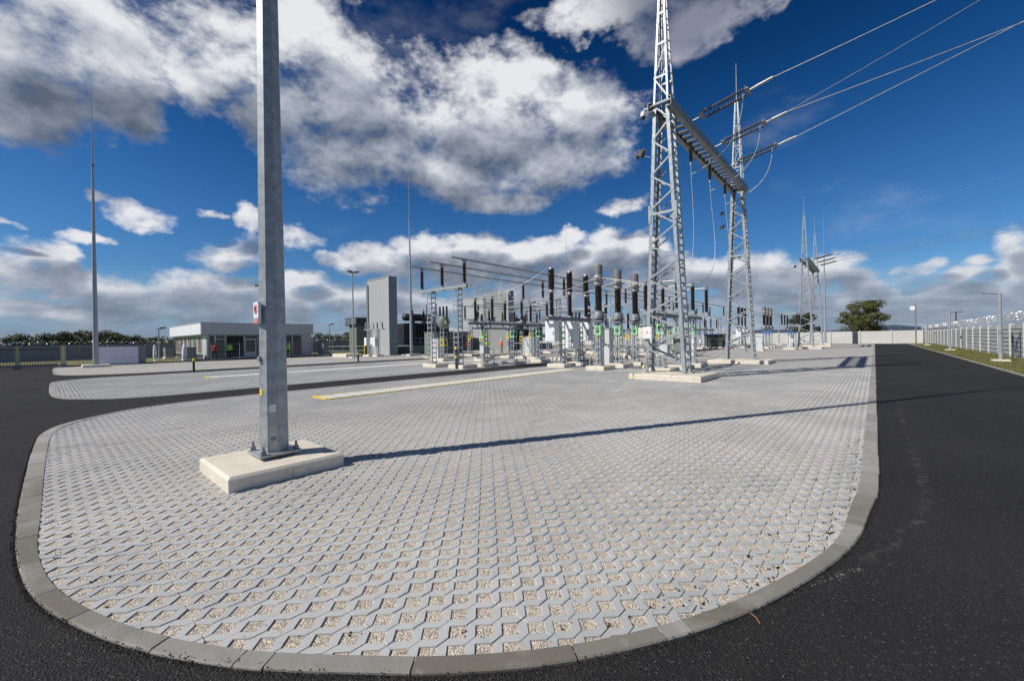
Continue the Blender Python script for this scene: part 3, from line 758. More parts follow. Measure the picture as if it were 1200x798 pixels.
o = sb.build('stone_chips', mat('pale_stone_bits', (0.24, 0.225, 0.20), (0.42, 0.40, 0.37), 40, 0.9), kind='stuff'); o['label'] = 'scattered pale stone chips on the asphalt beside the kerb'; o['category'] = 'stone chips'
ac = MB(); ra_ = random.Random(77); S0 = resample(chaikin(ISL[0], 2), 0.05)
S0 = S0[(S0[:, 1] < 9) & (S0[:, 0] > -11)]
for k in range(7000):       # crumbs of asphalt along the kerb edge
    i_ = ra_.randrange(1, len(S0) - 1); tt = S0[i_ + 1] - S0[i_ - 1]; L_ = math.hypot(*tt)
    if L_ < 1e-6: continue
    nx_, ny_ = -tt[1] / L_, tt[0] / L_          # outward
    wob = .012 * math.sin(i_ * .9) + .008 * math.sin(i_ * 2.3)
    o_ = ra_.gauss(.012, .008) - max(0, wob * .5); x, y = S0[i_][0] + nx_ * o_ + tt[0] / L_ * ra_.uniform(-.03, .03), S0[i_][1] + ny_ * o_ + tt[1] / L_ * ra_.uniform(-.03, .03)
    r = ra_.uniform(.0025, .006); a_ = ra_.uniform(0, 6); cs, sn = math.cos(a_) * r, math.sin(a_) * r; zz = (ZA if o_ > 0 else .003)
    ac.add([(x + cs, y + sn, zz), (x - cs, y - sn, zz), (x - sn, y + cs * .8, zz), (x + sn, y - cs * .8, zz), (x + r * .2, y, zz + r * 1.1)], [(0, 2, 4), (2, 1, 4), (1, 3, 4), (3, 0, 4)])
for k in range(520):       # a few kicked into the cells just inside the kerb
    i_ = ra_.randrange(1, len(S0) - 1); tt = S0[i_ + 1] - S0[i_ - 1]; L_ = math.hypot(*tt)
    if L_ < 1e-6 or S0[i_][0] < -1.2 and ra_.random() < .8: continue
    o_ = -.12 - abs(ra_.gauss(0, .12)); x, y = S0[i_][0] - tt[1] / L_ * o_, S0[i_][1] + tt[0] / L_ * o_
    for q in range(ra_.choice((1, 1, 2, 5))):
        xx, yy = x + ra_.gauss(0, .012), y + ra_.gauss(0, .012); r = ra_.uniform(.003, .009); a_ = ra_.uniform(0, 6); cs, sn = math.cos(a_) * r, math.sin(a_) * r
        ac.add([(xx + cs, yy + sn, -.004), (xx - cs, yy - sn, -.004), (xx - sn, yy + cs * .8, -.004), (xx + sn, yy - cs * .8, -.004), (xx + r * .2, yy, r * .8 + .002)], [(0, 2, 4), (2, 1, 4), (1, 3, 4), (3, 0, 4)])
o = ac.build('asphalt_crumbs', 'asphalt', kind='stuff'); o['label'] = 'ragged edge of loose asphalt crumbs along the curved kerb'; o['category'] = 'asphalt'
tw = MB().tube([(-.545, 2.615, ZA + .004), (-.51, 2.59, ZA + .006), (-.485, 2.55, ZA + .004)], .003, 5)
tag(tw.build('twig', mat('orange_twig', (0.34, 0.17, 0.07), None)), 'short orange-brown twig lying on the asphalt by the curved kerb', 'twig')

# cable trench covers: white slabs between yellow edges
def trench(name_label, x0, x1, y0, n, ln, yellow=True):
    t = thing('cable_trench_cover', name_label, 'trench cover', (x0, y0, 0))
    wd = x1 - x0
    sm_ = MB().cbox(.07 if yellow else 0, wd - (.07 if yellow else 0), .03, ln - .03, 0, .012, .003).mesh('cover_slab', M['cover'])
    for k in range(n): inst('cover_slab', sm_, t, (0, k * ln + .06, 0))
    if yellow:
        MB().box(0, .055, 0, n * ln + .12, 0, .02).build('edge_stripe', 'yellow', t); MB().box(wd - .055, wd, 0, n * ln + .12, 0, .02).build('edge_stripe', 'yellow', t)
    MB().box(.057, wd - .057, -.045, .055, 0, .024).build('end_stripe', 'yellow', t)
    MB().box(.057, wd - .057, .056, n * ln + .1, -.01, .007).build('trench_bed', 'steel_dark', t)
    return t
M['cover'] = mat('white_cover_slab', (0.62, 0.62, 0.60), (0.72, 0.72, 0.70), 2.5, 0.8, 0, .2, 60)
trench('long row of white slabs edged in yellow on the near paving behind the foreground mast', -12.3, -11.3, 5.15, 32, 0.4)
trench('pale slab strip with a yellow end on the second paving island, towards the white building', -24.4, -23.4, 5.1, 30, 0.6, False)

# ------------------------------------------------------------------ tall tapered steel masts
def bolt(m, x, y, z, h=.11, r=.016):
    m.lathe((x, y, z), [(r, 0), (r, h)], 8); m.lathe((x, y, z), [(r * 1.9, .0), (r * 1.9, .028)], 6, smooth=False); m.lathe((x, y, z), [(r * 1.8, h * .45), (r * 1.8, h * .45 + .022)], 6, smooth=False)
# foreground mast with octagonal section
MX, MY = -5.68, 1.90
mt = thing('steel_mast', 'huge octagonal galvanised mast on a cream concrete block in the left foreground', 'mast', (MX, MY, 0))
MB().box(-.60, -.218, -.65, .02, -.04, .128).build('foundation_block', 'concrete', mt)
MB().box(-.213, .607, -.65, -.012, -.04, .128).build('foundation_block', 'concrete', mt)
MB().box(-.60, .607, .024 if False else -.007 + .03, .59, -.04, .128).build('foundation_block', 'concrete', mt)
MB().box(.40, .607, -.007, .022, -.04, .128).build('foundation_block', 'concrete', mt)
MB().cbox(-.603, .610, -.653, .593, .1285, .160, .028).build('foundation_cap', 'concrete', mt)
pl = MB().box(-.235, .235, -.235, .235, .196, .222)
pl.build('base_plate', 'steel', mt)
for sx_ in (-1, 1):
    for sy_ in (-1, 1):
        b = MB(); x, y = .185 * sx_, .185 * sy_
        b.lathe((x, y, .158), [(.015, 0), (.015, .17)], 8)
        for z in (.172, .222, .25): b.lathe((x, y, z), [(.031, 0), (.031, .022)], 6, smooth=False)
        b.lathe((x, y, .2215), [(.042, 0), (.042, .005)], 12)
        b.build('anchor_bolt', 'steel_dark', mt)
def mast_r(z): return .168 - .0078 * z
oct_ = [(mast_r(z), z) for z in (.222, 3.0, 6.0, 9.0, 12.0, 15.6)]
MB().lathe((0, 0, 0), oct_, 8, smooth=False).build('shaft', 'steel', mt)
MB().lathe((0, 0, 0), [(.085, 15.5), (.085, 15.7)], 12).build('collar', 'steel_dark', mt)
MB().lathe((0, 0, 0), [(.035, 15.6), (.02, 19.5), (.006, 22.4)], 8).build('lightning_rod', 'steel', mt)
# inspection door on the facet towards the camera, and its hinge
fa = R(-22.5)
def on_facet(ang, u, z, out=0.0):
    rr = mast_r(z) * math.cos(PI / 8) + out
    return (rr * math.cos(ang) - u * math.sin(ang), rr * math.sin(ang) + u * math.cos(ang), z)
d = MB(); v = [on_facet(fa, u, z, o) for o in (0.0, .007) for z in (.27, .78) for u in (-.042, .042)]
d.add(v, [(0, 1, 3, 2), (4, 6, 7, 5), (0, 4, 5, 1), (1, 5, 7, 3), (3, 7, 6, 2), (2, 6, 4, 0)])
dd_ = d.build('door', 'alu', mt)
v = [on_facet(fa, u, z, o) for o in (0.007, .035) for z in (.72, .80) for u in (-.035, .035)]
MB().add(v, [(0, 1, 3, 2), (4, 6, 7, 5), (0, 4, 5, 1), (1, 5, 7, 3), (3, 7, 6, 2), (2, 6, 4, 0)]).build('hinge', 'white', dd_)
v = [on_facet(fa, u, z, o) for o in (0.006, .011) for z in (.37, .42) for u in (-.03, .03)]
MB().add(v, [(0, 1, 3, 2), (4, 6, 7, 5), (0, 4, 5, 1), (1, 5, 7, 3), (3, 7, 6, 2), (2, 6, 4, 0)]).build('lock_plate', 'steel_dark', dd_)
# yellow tag strip and small bracket on the lit facet
fb_ = R(-67.5)
v = [on_facet(fb_, u, z, o) for o in (0.0, .006) for z in (.92, 1.0) for u in (-.05, -.01)]
MB().add(v, [(0, 1, 3, 2), (4, 6, 7, 5), (0, 4, 5, 1), (1, 5, 7, 3), (3, 7, 6, 2), (2, 6, 4, 0)]).build('yellow_tag', 'yellow', mt)
v = [on_facet(fb_, u, z, o) for o in (0.0, .03) for z in (1.34, 1.40) for u in (-.06, -.03)]
MB().add(v, [(0, 1, 3, 2), (4, 6, 7, 5), (0, 4, 5, 1), (1, 5, 7, 3), (3, 7, 6, 2), (2, 6, 4, 0)]).build('earthing_lug', 'steel', mt)
for z in (2.28, 5.75):
    p = on_facet(R(-112.5), 0, z, -.01); q = on_facet(R(-112.5), 0, z, .045)
    MB().tube([p, q], .016, 8).build('step_bolt', 'steel_dark', mt)
# warning sign box on the left side of the mast
sg = thing('warning_sign', 'small upright white and red warning sign strapped to the side of the foreground mast', 'sign', (MX + .012, MY - .178, 1.80))
MB().box(-.085, .085, -.012, .020, 0, .265).build('sign_panel', 'white', sg)
MB().box(-.08, .08, -.015, -.012, .003, .068).build('red_field', 'red', sg)
g = MB()
for k in range(24):      # prohibition ring
    a0, a1 = 2 * PI * k / 24, 2 * PI * (k + 1) / 24
    g.add([(.055 * math.cos(a0), -.015, .175 + .055 * math.sin(a0)), (.055 * math.cos(a1), -.015, .175 + .055 * math.sin(a1)), (.041 * math.cos(a1), -.015, .175 + .041 * math.sin(a1)), (.041 * math.cos(a0), -.015, .175 + .041 * math.sin(a0))], [(0, 1, 2, 3)])
g.bar((-.035, -.0155, .21), (.035, -.0155, .14), .002, .012, (0, 1, 0)); g.build('prohibition_ring', 'red', sg)
g = MB().bar((.012, -.0145, .205), (-.012, -.0145, .172), .002, .012, (0, 1, 0)).bar((-.012, -.0145, .178), (.014, -.0145, .178), .002, .010, (0, 1, 0)).bar((.012, -.0145, .18), (-.010, -.0145, .143), .002, .010, (0, 1, 0))
g.build('lightning_symbol', 'black', sg)
g = MB()
for zz in (.018, .034, .050):
    for k in range(7): g.box(-.07 + k * .02, -.07 + k * .02 + .013, -.0165, -.0152, zz, zz + .009)
g.build('lettering', 'white', sg)

# slim lightning masts, one mesh set shared by all
def slim_mast(label, loc, group='slim lightning masts'):
    t = thing('lightning_mast', label, 'mast', loc, 0, group)
    MB().cbox(-.75, .75, -.75, .75, -.05, .2, .03).build('foundation', 'concrete', t)
    MB().box(-.22, .22, -.22, .22, .2, .24).build('base_plate', 'steel', t)
    MB().lathe((0, 0, 0), [(.17, .24), (.145, 5), (.105, 10), (.065, 15.5)], 8, smooth=False).build('shaft', 'steel', t)
    MB().lathe((0, 0, 0), [(.10, 15.4), (.10, 15.6)], 10).build('collar', 'steel_dark', t)
    MB().lathe((0, 0, 0), [(.045, 15.5), (.025, 19), (.008, 22.4)], 6).build('lightning_rod', 'steel', t)
    return t
sm0 = slim_mast('slim lightning mast on a low block beside the lilac banner on the far left', (-45.0, 2.6, 0))
copy_tree(sm0, (-39.3, 27.4, 0), 'slim lightning mast standing in front of the dark transformer beside the tall grey fire wall')
copy_tree(sm0, (-40, 60, 0), 'distant slim lightning mast whose rod rises behind the circuit breaker insulators')
copy_tree(sm0, (-50, 94.6, 0), 'most distant slim lightning mast, a faint rod behind the current transformer heads')
copy_tree(sm0, (-6.2, 86.5, 0), 'slim lightning mast standing just right of the far line gantry')

# ------------------------------------------------------------------ line gantry: two lattice towers and a cross beam
def lattice_tower(parent, loc):
    t = thing('lattice_tower', '', '', loc); del t['label']; del t['category']; t.parent = parent
    HB, ZT, HT = 10.6, 15.6, .10
    def hx(z): return .79 - (.79 - .30) * min(z, HB) / HB if z <= HB else .30 - (.30 - HT) * (z - HB) / (ZT - HB)
    def hy(z): return .34 if z <= HB else .34 - (.34 - .09) * (z - HB) / (ZT - HB)
    def P(sx_, sy_, z): return Vector((sx_ * hx(z), sy_ * hy(z), z))
    for a in (-1, 1):
        for b in (-1, 1):
            m = MB()
            m.angle(P(a, b, .2), P(a, b, HB + .02), .13, .014, (-a, 0, 0), (0, -b, 0))
            m.angle(P(a, b, HB), P(a, b, ZT), .075, .010, (-a, 0, 0), (0, -b, 0))
            m.box(a * hx(.2) - .13 if a > 0 else a * hx(.2) - .05, a * hx(.2) + .05 if a > 0 else a * hx(.2) + .13, b * hy(0) - .12, b * hy(0) + .12, .2, .225)
            m.build('leg', 'steel', t)
    # zigzag bracing, front and back faces
    n = 15
    for b in (-1, 1):
        for k in range(n):
            z0 = .45 + (HB - .55) * k / n; z1 = .45 + (HB - .55) * (k + 1) / n; s0 = 1 if k % 2 == 0 else -1
            p = P(s0, b, z0) + Vector((0, b * .012, 0)); q = P(-s0, b, z1) + Vector((0, b * .012, 0))
            MB().angle(p, q, .07, .008, (0, 0, 1 if s0 > 0 else 1), (0, -b, 0)).build('brace', 'steel', t)
        for z in (6.35, HB - .05): MB().bar(P(-1, b, z) + Vector((0, b * .02, 0)), P(1, b, z) + Vector((0, b * .02, 0)), .012, .10, (0, 0, 1)).build('cross_member', 'steel', t)
        zs = [11.6, 12.9, 14.1]
        for z in zs: MB().bar(P(-1, b, z), P(1, b, z), .012, .07).build('cross_member', 'steel', t)
        MB().bar(P(-1, b, 11.6), P(1, b, 12.9), .01, .05).build('brace', 'steel', t); MB().bar(P(1, b, 10.65), P(-1, b, 11.6), .01, .05).build('brace', 'steel', t)
    # battens joining front and back legs
    m = MB()
    for a in (-1, 1):
        k = 0; z = .42
        while z < HB:
            m.bar(P(a, -1, z), P(a, 1, z), .012, .085); z += .29
        while z < ZT - .1:
            m.bar(P(a, -1, z), P(a, 1, z + .12), .010, .05); z += .42
    m.build('batten', 'steel', t, kind='stuff')
    for a in (-1, 1):        # splice plates with bolt heads
        m = MB(); m.box(a * hx(6.35) - .05, a * hx(6.35) + .05, -.36, -.348, 6.0, 6.7)
        for z in (6.06, 6.16, 6.54, 6.64): m.lathe((a * hx(6.35), -.36, z), [(.016, 0), (.016, -.012)], 6, axis='y')
        m.build('splice_plate', 'steel', t)
    MB().box(-.13, .13, -.12, .12, ZT - .02, ZT + .02).build('cap_plate', 'steel', t)
    MB().lathe((0, 0, 0), [(.035, ZT), (.02, 17), (.012, 17.9)], 8).build('lightning_rod', 'steel', t)
    # platform frame at beam level
    m = MB()
    for b in (-1, 1): m.bar((-.42, b * .40, 10.52), (.42, b * .40, 10.52), .05, .07)
    for k in range(7): m.bar((-.42 + k * .14, -.4, 10.56), (-.42 + k * .14, .4, 10.56), .045, .03)
    m.build('grating', 'steel_dark', t)
    return t
def gantry(label, y0, near=True):
    g = thing('line_gantry', label, 'gantry', (-6.05, y0, 0), 0, 'line gantries')
    for ty, sl in ((0, (-1.05, 1.58, -1.25, .85)), (11.55, (-1.45, 1.68, -1.5, .75))):
        lattice_tower(g, (0, ty, 0))
        x0, x1, a, b = sl; xm = x0 + (x1 - x0) * .62
        MB().cbox(x0, xm - .004, ty + a, ty + b, -.05, .2, .03).build('foundation', 'concrete', g)
        MB().cbox(xm, x1, ty + a, ty + b, -.05, .198, .03).build('foundation', 'concrete', g)
    y1 = 12.1
    bm = thing('cross_beam', '', '', (0, 0, 0)); del bm['label']; del bm['category']; bm.parent = g
    for s in (-1, 1):
        m = MB(); x = s * .44
        m.box(x - .009, x + .009, -.5, y1, 10.28, 10.60)
        m.box(min(x, x - s * .12), max(x, x - s * .12) - 0.0, -.5, y1, 10.602, 10.616); m.box(min(x, x - s * .20), max(x, x - s * .20), -.5, y1, 10.264, 10.278)
        m.build('chord', 'chord_steel', bm)
    for k in range(22):
        y = .45 + k * .53
        MB().box(-.43, .43, y, y + .16, 10.29, 10.37).build('cross_bar', 'fence_dark', bm)  # near-black colour stands in for the shade under the beam
    return g
g1 = gantry('nearest lattice line gantry whose twin towers carry the beam with the overhead line strings', 16.05)
g2 = copy_tree(g1, (-6.05, 16.05 + 43.0, 0), 'far lattice line gantry with twin spires in front of the white boundary wall')

# kit fixed to the near tower
def floodlight(label, loc, rz, group='floodlights on the gantries'):
    t = thing('floodlight', label, 'floodlight', loc, rz, group)
    MB().tube([(0, 0, 0), (-.45, 0, .22)], .025, 8).build('arm', 'steel_dark', t)
    m = MB().bar((-.62, -.16, .40), (-.62, .16, .40), .30, .34, (.5, 0, 1)); m.build('lamp_body', 'black', t)
    m = MB().bar((-.79, -.14, .31), (-.79, .14, .31), .03, .28, (.5, 0, 1)); m.build('lens', 'glass', t)
    m = MB()
    for k in range(6): m.bar((-.46, -.14 + k * .056, .47), (-.50, -.14 + k * .056, .52), .012, .28, (.5, 0, 1))
    m.build('cooling_fins', 'black', t)
    return t
fl = floodlight('black floodlight on an arm at the left side of the nearest gantry tower', (-6.42, 15.70, 8.55), 0); fl.scale = (.72,) * 3
copy_tree(fl, (-6.52, 27.3, 8.78), 'upper of two small floodlights on the left leg of the second gantry tower', rz=R(20)).scale = (.55,) * 3
copy_tree(fl, (-6.54, 27.3, 8.02), 'lower of two small floodlights on the left leg of the second gantry tower', rz=R(-10)).scale = (.55,) * 3
copy_tree(fl, (-6.5, 58.7, 9.4), 'floodlight cluster on the left side of the far gantry', rz=R(10))
t = thing('security_camera', 'white dome security camera hanging from a bracket high on the nearest gantry tower', 'camera', (-6.42, 15.70, 10.42))
MB().tube([(0, 0, .05), (-.12, 0, .10), (-.26, 0, .10), (-.33, 0, .02)], .028, 8).build('bracket', 'white', t)
MB().lathe((-.33, 0, 0), [(.05, .04), (.095, -.02), (.10, -.12), (.09, -.16)], 14).build('housing', 'white', t)
MB().lathe((-.33, 0, 0), [(.088, -.16), (.085, -.22), (.05, -.27), (.01, -.285)], 14).build('dome', 'black', t)
def wall_box(name, label, loc, sx, sy, sz, mt_, extra=None):
    t = thing(name, label, 'box', loc)
    MB().cbox(0, sx, 0, sy, 0, sz, .01).build('casing', mt_, t)
    MB().box(.015, sx - .015, -.008, -.001, .02, sz - .02).build('door', mt_, t)
    MB().lathe((sx - .05, -.008, sz * .5), [(.012, 0), (.012, -.015)], 8, axis='y').build('lock', 'black', t)
    if extra: MB().box(sx * .45, sx * .62, -.011, -.0085, sz * .45, sz * .62).build('sticker', extra, t)
    return t
wall_box('junction_box', 'white junction box with an orange sticker on the left leg of the nearest tower', (-6.78, 15.40, 1.52), .36, .26, .46, 'white', 'orange')
wall_box('junction_box', 'narrow cream box mounted just left of the white junction box on the nearest tower', (-7.02, 15.55, 1.55), .18, .2, .42, 'concrete')
wall_box('control_box', 'grey green control cabinet hanging between the legs of the nearest tower', (-6.0, 16.5, 1.0), .42, .25, .52, 'green_cabinet')
# earthing strap with yellow-green bands at the foot of the tower
t = thing('earthing_strap', 'steel earthing strap with yellow green bands over the edge of the nearest tower block', 'strap', (-6.92, 14.86, 0))
MB().bar((.14, .86, .9), (.12, .55, .24), .035, .006).build('riser', 'steel_dark', t); MB().bar((.10, .55, .212), (.0, -.07, .212), .05, .006).build('run', 'steel', t)
MB().bar((.0, -.072, .215), (.0, -.072, -.02), .05, .006, (0, 1, 0)).build('drop', 'steel', t)
MB().bar((.0, -.078, .13), (.0, -.078, .03), .056, .004, (0, 1, 0)).build('yellow_band', 'yellow', t); MB().bar((.115, .68, .50), (.108, .60, .38), .058, .02).build('yellow_band', 'yellow', t)

# ------------------------------------------------------------------ insulators
def ins_prof(r, z0, z1, pitch=.055, core=.62):
    n = max(4, int((z1 - z0) / pitch)); out = [(r * core, z0)]
    for k in range(n):
        a = z0 + (z1 - z0) * k / n; h = (z1 - z0) / n
        out += [(r * core, a + h * .05), (r, a + h * .42), (r * .97, a + h * .52), (r * core, a + h * .66)]
    out.append((r * core, z1)); return out
def caps(m, x, y, r, z0, z1, c=.07):
    m.lathe((x, y, 0), [(r * .72, z0 - c), (r * .72, z0 + .01)], 12); m.lathe((x, y, 0), [(r * .72, z1 - .01), (r * .72, z1 + c)], 12)
def ladder_column(name, parent, x, y, z0, z1, w=.30, d=.30, n=None, label_mat=None, lz=(1.78, 2.2)):
    """four angle posts joined by flat battens, as one part with its label plate as sub-part"""
    m = MB(); t_ = .05
    for a in (-1, 1):
        for b in (-1, 1): m.angle((x + a * w / 2, y + b * d / 2, z0), (x + a * w / 2, y + b * d / 2, z1), t_, .008, (-a, 0, 0), (0, -b, 0))
    n = n or int((z1 - z0) / .30)
    for k in range(n + 1):
        z = z0 + .03 + (z1 - z0 - .06) * k / n
        for s in (-1, 1):
            m.bar((x - w / 2, y + s * (d / 2 + .004), z), (x + w / 2, y + s * (d / 2 + .004), z), .008, .055)
            m.bar((x + s * (w / 2 + .004), y - d / 2, z), (x + s * (w / 2 + .004), y + d / 2, z), .008, .055)
    m.box(x - w / 2 - .06, x + w / 2 + .06, y - d / 2 - .06, y + d / 2 + .06, z0 - .02, z0)
    m.box(x - w / 2 - .03, x + w / 2 + .03, y - d / 2 - .03, y + d / 2 + .03, z1, z1 + .02)
    for a in (-1, 1):
        for b in (-1, 1): m.bar((x + a * (w / 2 + .055), y + b * d / 2, z0), (x + a * w / 2, y + b * d / 2, z0 + .14), .012, .02)
    c = m.build(name, 'steel', parent)
    if label_mat:
        q = MB(); a, b = lz; yy = y - d / 2 - .016
        q.box(x - w / 2 - .02, x - w / 2 + .042, yy, yy + .006, a, b); q.box(x + w / 2 - .042, x + w / 2 + .02, yy, yy + .006, a, b)
        q.box(x - w / 2 + .043, x + w / 2 - .043, yy, yy + .006, a, a + .06); q.box(x - w / 2 + .043, x + w / 2 - .043, yy, yy + .006, b - .06, b)
        xx = x + w / 2 + .010
        q.box(xx, xx + .006, y - d / 2 - .01, y - d / 2 + .055, a, b); q.box(xx, xx + .006, y + d / 2 - .055, y + d / 2 + .01, a, b)
        q.box(xx, xx + .006, y - d / 2 + .056, y + d / 2 - .056, a, a + .08); q.box(xx, xx + .006, y - d / 2 + .056, y + d / 2 - .056, b - .08, b)
        q.build('label_plate', label_mat, c)
    return c
def pad(parent, x, y, wx=1.0, wy=1.1, h=.2):
    MB().cbox(x - wx / 2, x + wx / 2, y - wy / 2, y + wy / 2, -.05, h, .025).build('foundation', 'concrete', parent)

# ---- current transformers
def current_transformer(label, loc, lab):
    t = thing('current_transformer', label, 'current transformer', loc, 0, 'current transformers')
    pad(t, 0, .1, 1.0, 1.2)
    ladder_column('column', t, 0, 0, .22, 2.38, .30, .30, 7, lab, (1.76, 2.2))
    m = MB().box(-.30, .30, -.30, .30, 2.40, 2.46).box(-.17, .17, -.2, .2, 2.462, 2.62); m.lathe((0, 0, 0), [(.30, 2.58), (.31, 2.68), (.26, 2.86), (.17, 2.95)], 14)
    for s in (-1, 1): m.bar((s * .36, 0, 2.52), (s * .2, 0, 2.82), .05, .12)
    m.build('base_tank', 'steel_dark', t)
    MB().box(-.11, .11, -.325, -.315, 2.56, 2.70).build('rating_plate', 'alu', t)
    MB().lathe((0, 0, 0), ins_prof(.185, 2.95, 4.22, .05, .80), 16).build('insulator', 'porcelain', t)
    m = MB().lathe((0, 0, 0), [(.19, 4.20), (.24, 4.27), (.24, 4.34), (.20, 4.38), (.25, 4.44), (.27, 4.55), (.25, 4.68), (.20, 4.74), (.22, 4.78)], 16)
    for s in (-1, 1): m.lathe((0, s * .24, 4.55), [(.10, 0), (.10, s * .08)], 12, axis='y'); m.lathe((s * .24, 0, 4.55), [(.07, 0), (.07, s * .14)], 10, axis='x')
    m.build('head', 'grey_cap2', t)
    MB().lathe((0, 0, 0), [(.215, 4.77), (.215, 5.20), (.20, 5.25), (.05, 5.27)], 18).build('expansion_cap', 'grey_cap', t)
    MB().tube([(-.17, -.1, 1.05), (-.17, -.12, .92), (-.42, -.2, .62), (-.44, -.2, .5), (-.44, -.2, .12)], .035, 8).build('cable_duct', 'alu', t)
    return t
CTY = (18.45, 20.53, 22.66)
ct0 = current_transformer('nearest current transformer, brown insulator under a grey cylinder cap on a ladder column', (-10.4, CTY[0], 0), 'mint')
copy_tree(ct0, (-10.4, CTY[1], 0), 'middle current transformer in the row of three left of the nearest gantry tower')
copy_tree(ct0, (-10.4, CTY[2], 0), 'current transformer closest to the nearest gantry tower, last of the row of three')
ctb = current_transformer('left one of three far current transformers with blue labels between the gantries', (-10.4, 59.9, 0), 'blue')
copy_tree(ctb, (-10.4, 62.0, 0), 'middle one of three far current transformers with blue labels between the gantries')
copy_tree(ctb, (-10.4, 64.2, 0), 'right one of three far current transformers with blue labels between the gantries')

# ---- circuit breaker, three poles on one beam
def breaker(label, loc, lab):
    t = thing('circuit_breaker', label, 'circuit breaker', loc, 0, 'circuit breakers')
    for y in (.85, 2.75):
        pad(t, 0, y, 1.15, 1.15)
        c = ladder_column('column', t, 0, y, .22, 2.60, .34, .34, 7, lab, (1.6, 2.0))
        m = MB()
        for s in (-1, 1): m.bar((s * .42, y, .22), (s * .18, y, .85), .06, .10, (0, 1, 0))
        m.build('strut', 'steel', t)
    m = MB()
    for s in (-1, 1): m.box(s * .20 - .03, s * .20 + .03, -.65, 4.25, 2.63, 2.80)
    for y in (-.6, 0, .85, 1.8, 2.75, 3.6, 4.2): m.box(-.169, .169, y - .04, y + .04, 2.66, 2.78)
    m.build('beam', 'steel_dark', t)
    for k, y in enumerate((0, 1.8, 3.6)):
        m = MB().lathe((0, y, 0), [(.16, 2.80), (.20, 2.84), (.11, 2.90)], 12); m.build('pole_base', 'alu', t)
        MB().lathe((0, y, 0), ins_prof(.135, 2.90, 4.12, .05, .72), 14).build('lower_insulator', 'porcelain', t)
        m = MB().lathe((0, y, 0), [(.13, 4.12), (.15, 4.16), (.15, 4.24), (.13, 4.28)], 14); m.bar((0, y, 4.2), (.34, y, 4.2), .12, .025); m.build('terminal', 'alu', t)
        MB().lathe((0, y, 0), [(.15, 4.28)] + [(r, z) for r, z in ins_prof(.185, 4.36, 5.36, .05, .82)] + [(.13, 5.42)], 14).build('upper_insulator', 'porcelain', t)
        m = MB().lathe((0, y, 0), [(.14, 5.42), (.14, 5.48), (.10, 5.5)], 14); m.bar((-.30, y, 5.50), (.30, y, 5.50), .14, .02); m.build('top_terminal', 'alu', t)
    for k, (y, sx_, sy_, z0, z1) in enumerate(((0, .62, .42, 1.45, 2.56), (1.8, .80, .60, 1.02, 2.56), (3.6, .62, .42, 1.45, 2.56))):
        c = MB().cbox(-sx_ / 2, sx_ / 2, y - sy_ / 2, y + sy_ / 2, z0, z1, .02).build('drive_cabinet', 'white', t)
        MB().box(-sx_ / 2 + .03, sx_ / 2 - .03, y - sy_ / 2 - .012, y - sy_ / 2 - .002, z0 + .03, z1 - .05).build('door', 'white', c)
        MB().box(sx_ / 2 - .09, sx_ / 2 - .06, y - sy_ / 2 - .03, y - sy_ / 2 - .013, z0 + .35, z0 + .55).build('handle', 'black', c)
    return t
br0 = breaker('nearest circuit breaker, three tall brown poles over a beam with white cabinets', (-13.3, 18.45, 0), 'mint')
brb = breaker('far circuit breaker seen between the legs of the second gantry tower', (-13.3, 60.0, 0), 'blue')

# ---- disconnectors: three poles side by side, each with two post insulators and a swing arm
def disconnector(label, loc, ys, lab, sep=.72):
    t = thing('disconnector', label, 'disconnector', loc, 0, 'disconnectors')
    for y in ys:
        pad(t, 0, y, 1.15, 1.15)
        ladder_column('column', t, 0, y, .22, 2.48, .30, .30, 7, lab, (1.72, 2.16))
    m = MB()
    for s in (-1, 1): m.box(s * .16 - .03, s * .16 + .03, ys[0] - 1.1, ys[-1] + 1.1, 2.50, 2.64)
    for y in ys:
        for q in (-.35, .35): m.box(-.129, .129, y + q - .03, y + q + .03, 2.52, 2.62)
    m.build('long_beam', 'steel_dark', t)
    for y in ys:
        m = MB()
        for s in (-1, 1): m.box(-sep - .12, sep + .12, y + s * .12 - .025, y + s * .12 + .025, 2.642, 2.74)
        m.build('pole_frame', 'steel', t)
        for s in (-1, 1):
            m = MB(); m.lathe((s * sep, y, 0), [(.15, 2.742), (.15, 2.80), (.09, 2.84)], 12); m.build('post_base', 'steel_dark', t)
            MB().lathe((s * sep, y, 0), ins_prof(.105, 2.84, 3.98, .048, .66), 12).build('post_insulator', 'porcelain', t)
            m = MB().lathe((s * sep, y, 0), [(.08, 3.98), (.08, 4.10), (.10, 4.12), (.10, 4.16)], 12); m.bar((s * (sep + .05), y, 4.14), (s * (sep + .38), y, 4.14), .09, .02); m.build('post_cap', 'alu', t)
        MB().lathe((-sep, y, 4.07), [(.032, 0), (.032, 2 * sep)], 10, axis='x').build('contact_arm', 'alu', t)
        MB().lathe((0, y, 4.07), [(.05, -.09), (.05, .09)], 10, axis='x').build('contact', 'steel_dark', t)
    MB().tube([(.25, ys[0] - .6, 2.70), (.25, ys[-1] + .4, 2.70)], .02, 6).build('drive_rod', 'alu', t)
    MB().tube([(.25, ys[0] - .25, 2.70), (.25, ys[0] - .25, 1.25)], .02, 6).build('drive_shaft', 'alu', t)
    MB().cbox(.08, .42, ys[0] - .45, ys[0] - .10, .80, 1.25, .01).build('drive_box', 'cabinet', t)
    return t
ds2 = disconnector('disconnector behind the nearest gantry tower, three poles with bright contact tubes', (-7.23, 0, 0), (18.45, 20.53, 22.66), 'mint')
ds1 = disconnector('disconnector with pale green labels between the bus frame and the circuit breaker', (-17.6, 0, 0), (17.45, 20.15, 22.85), 'mint')
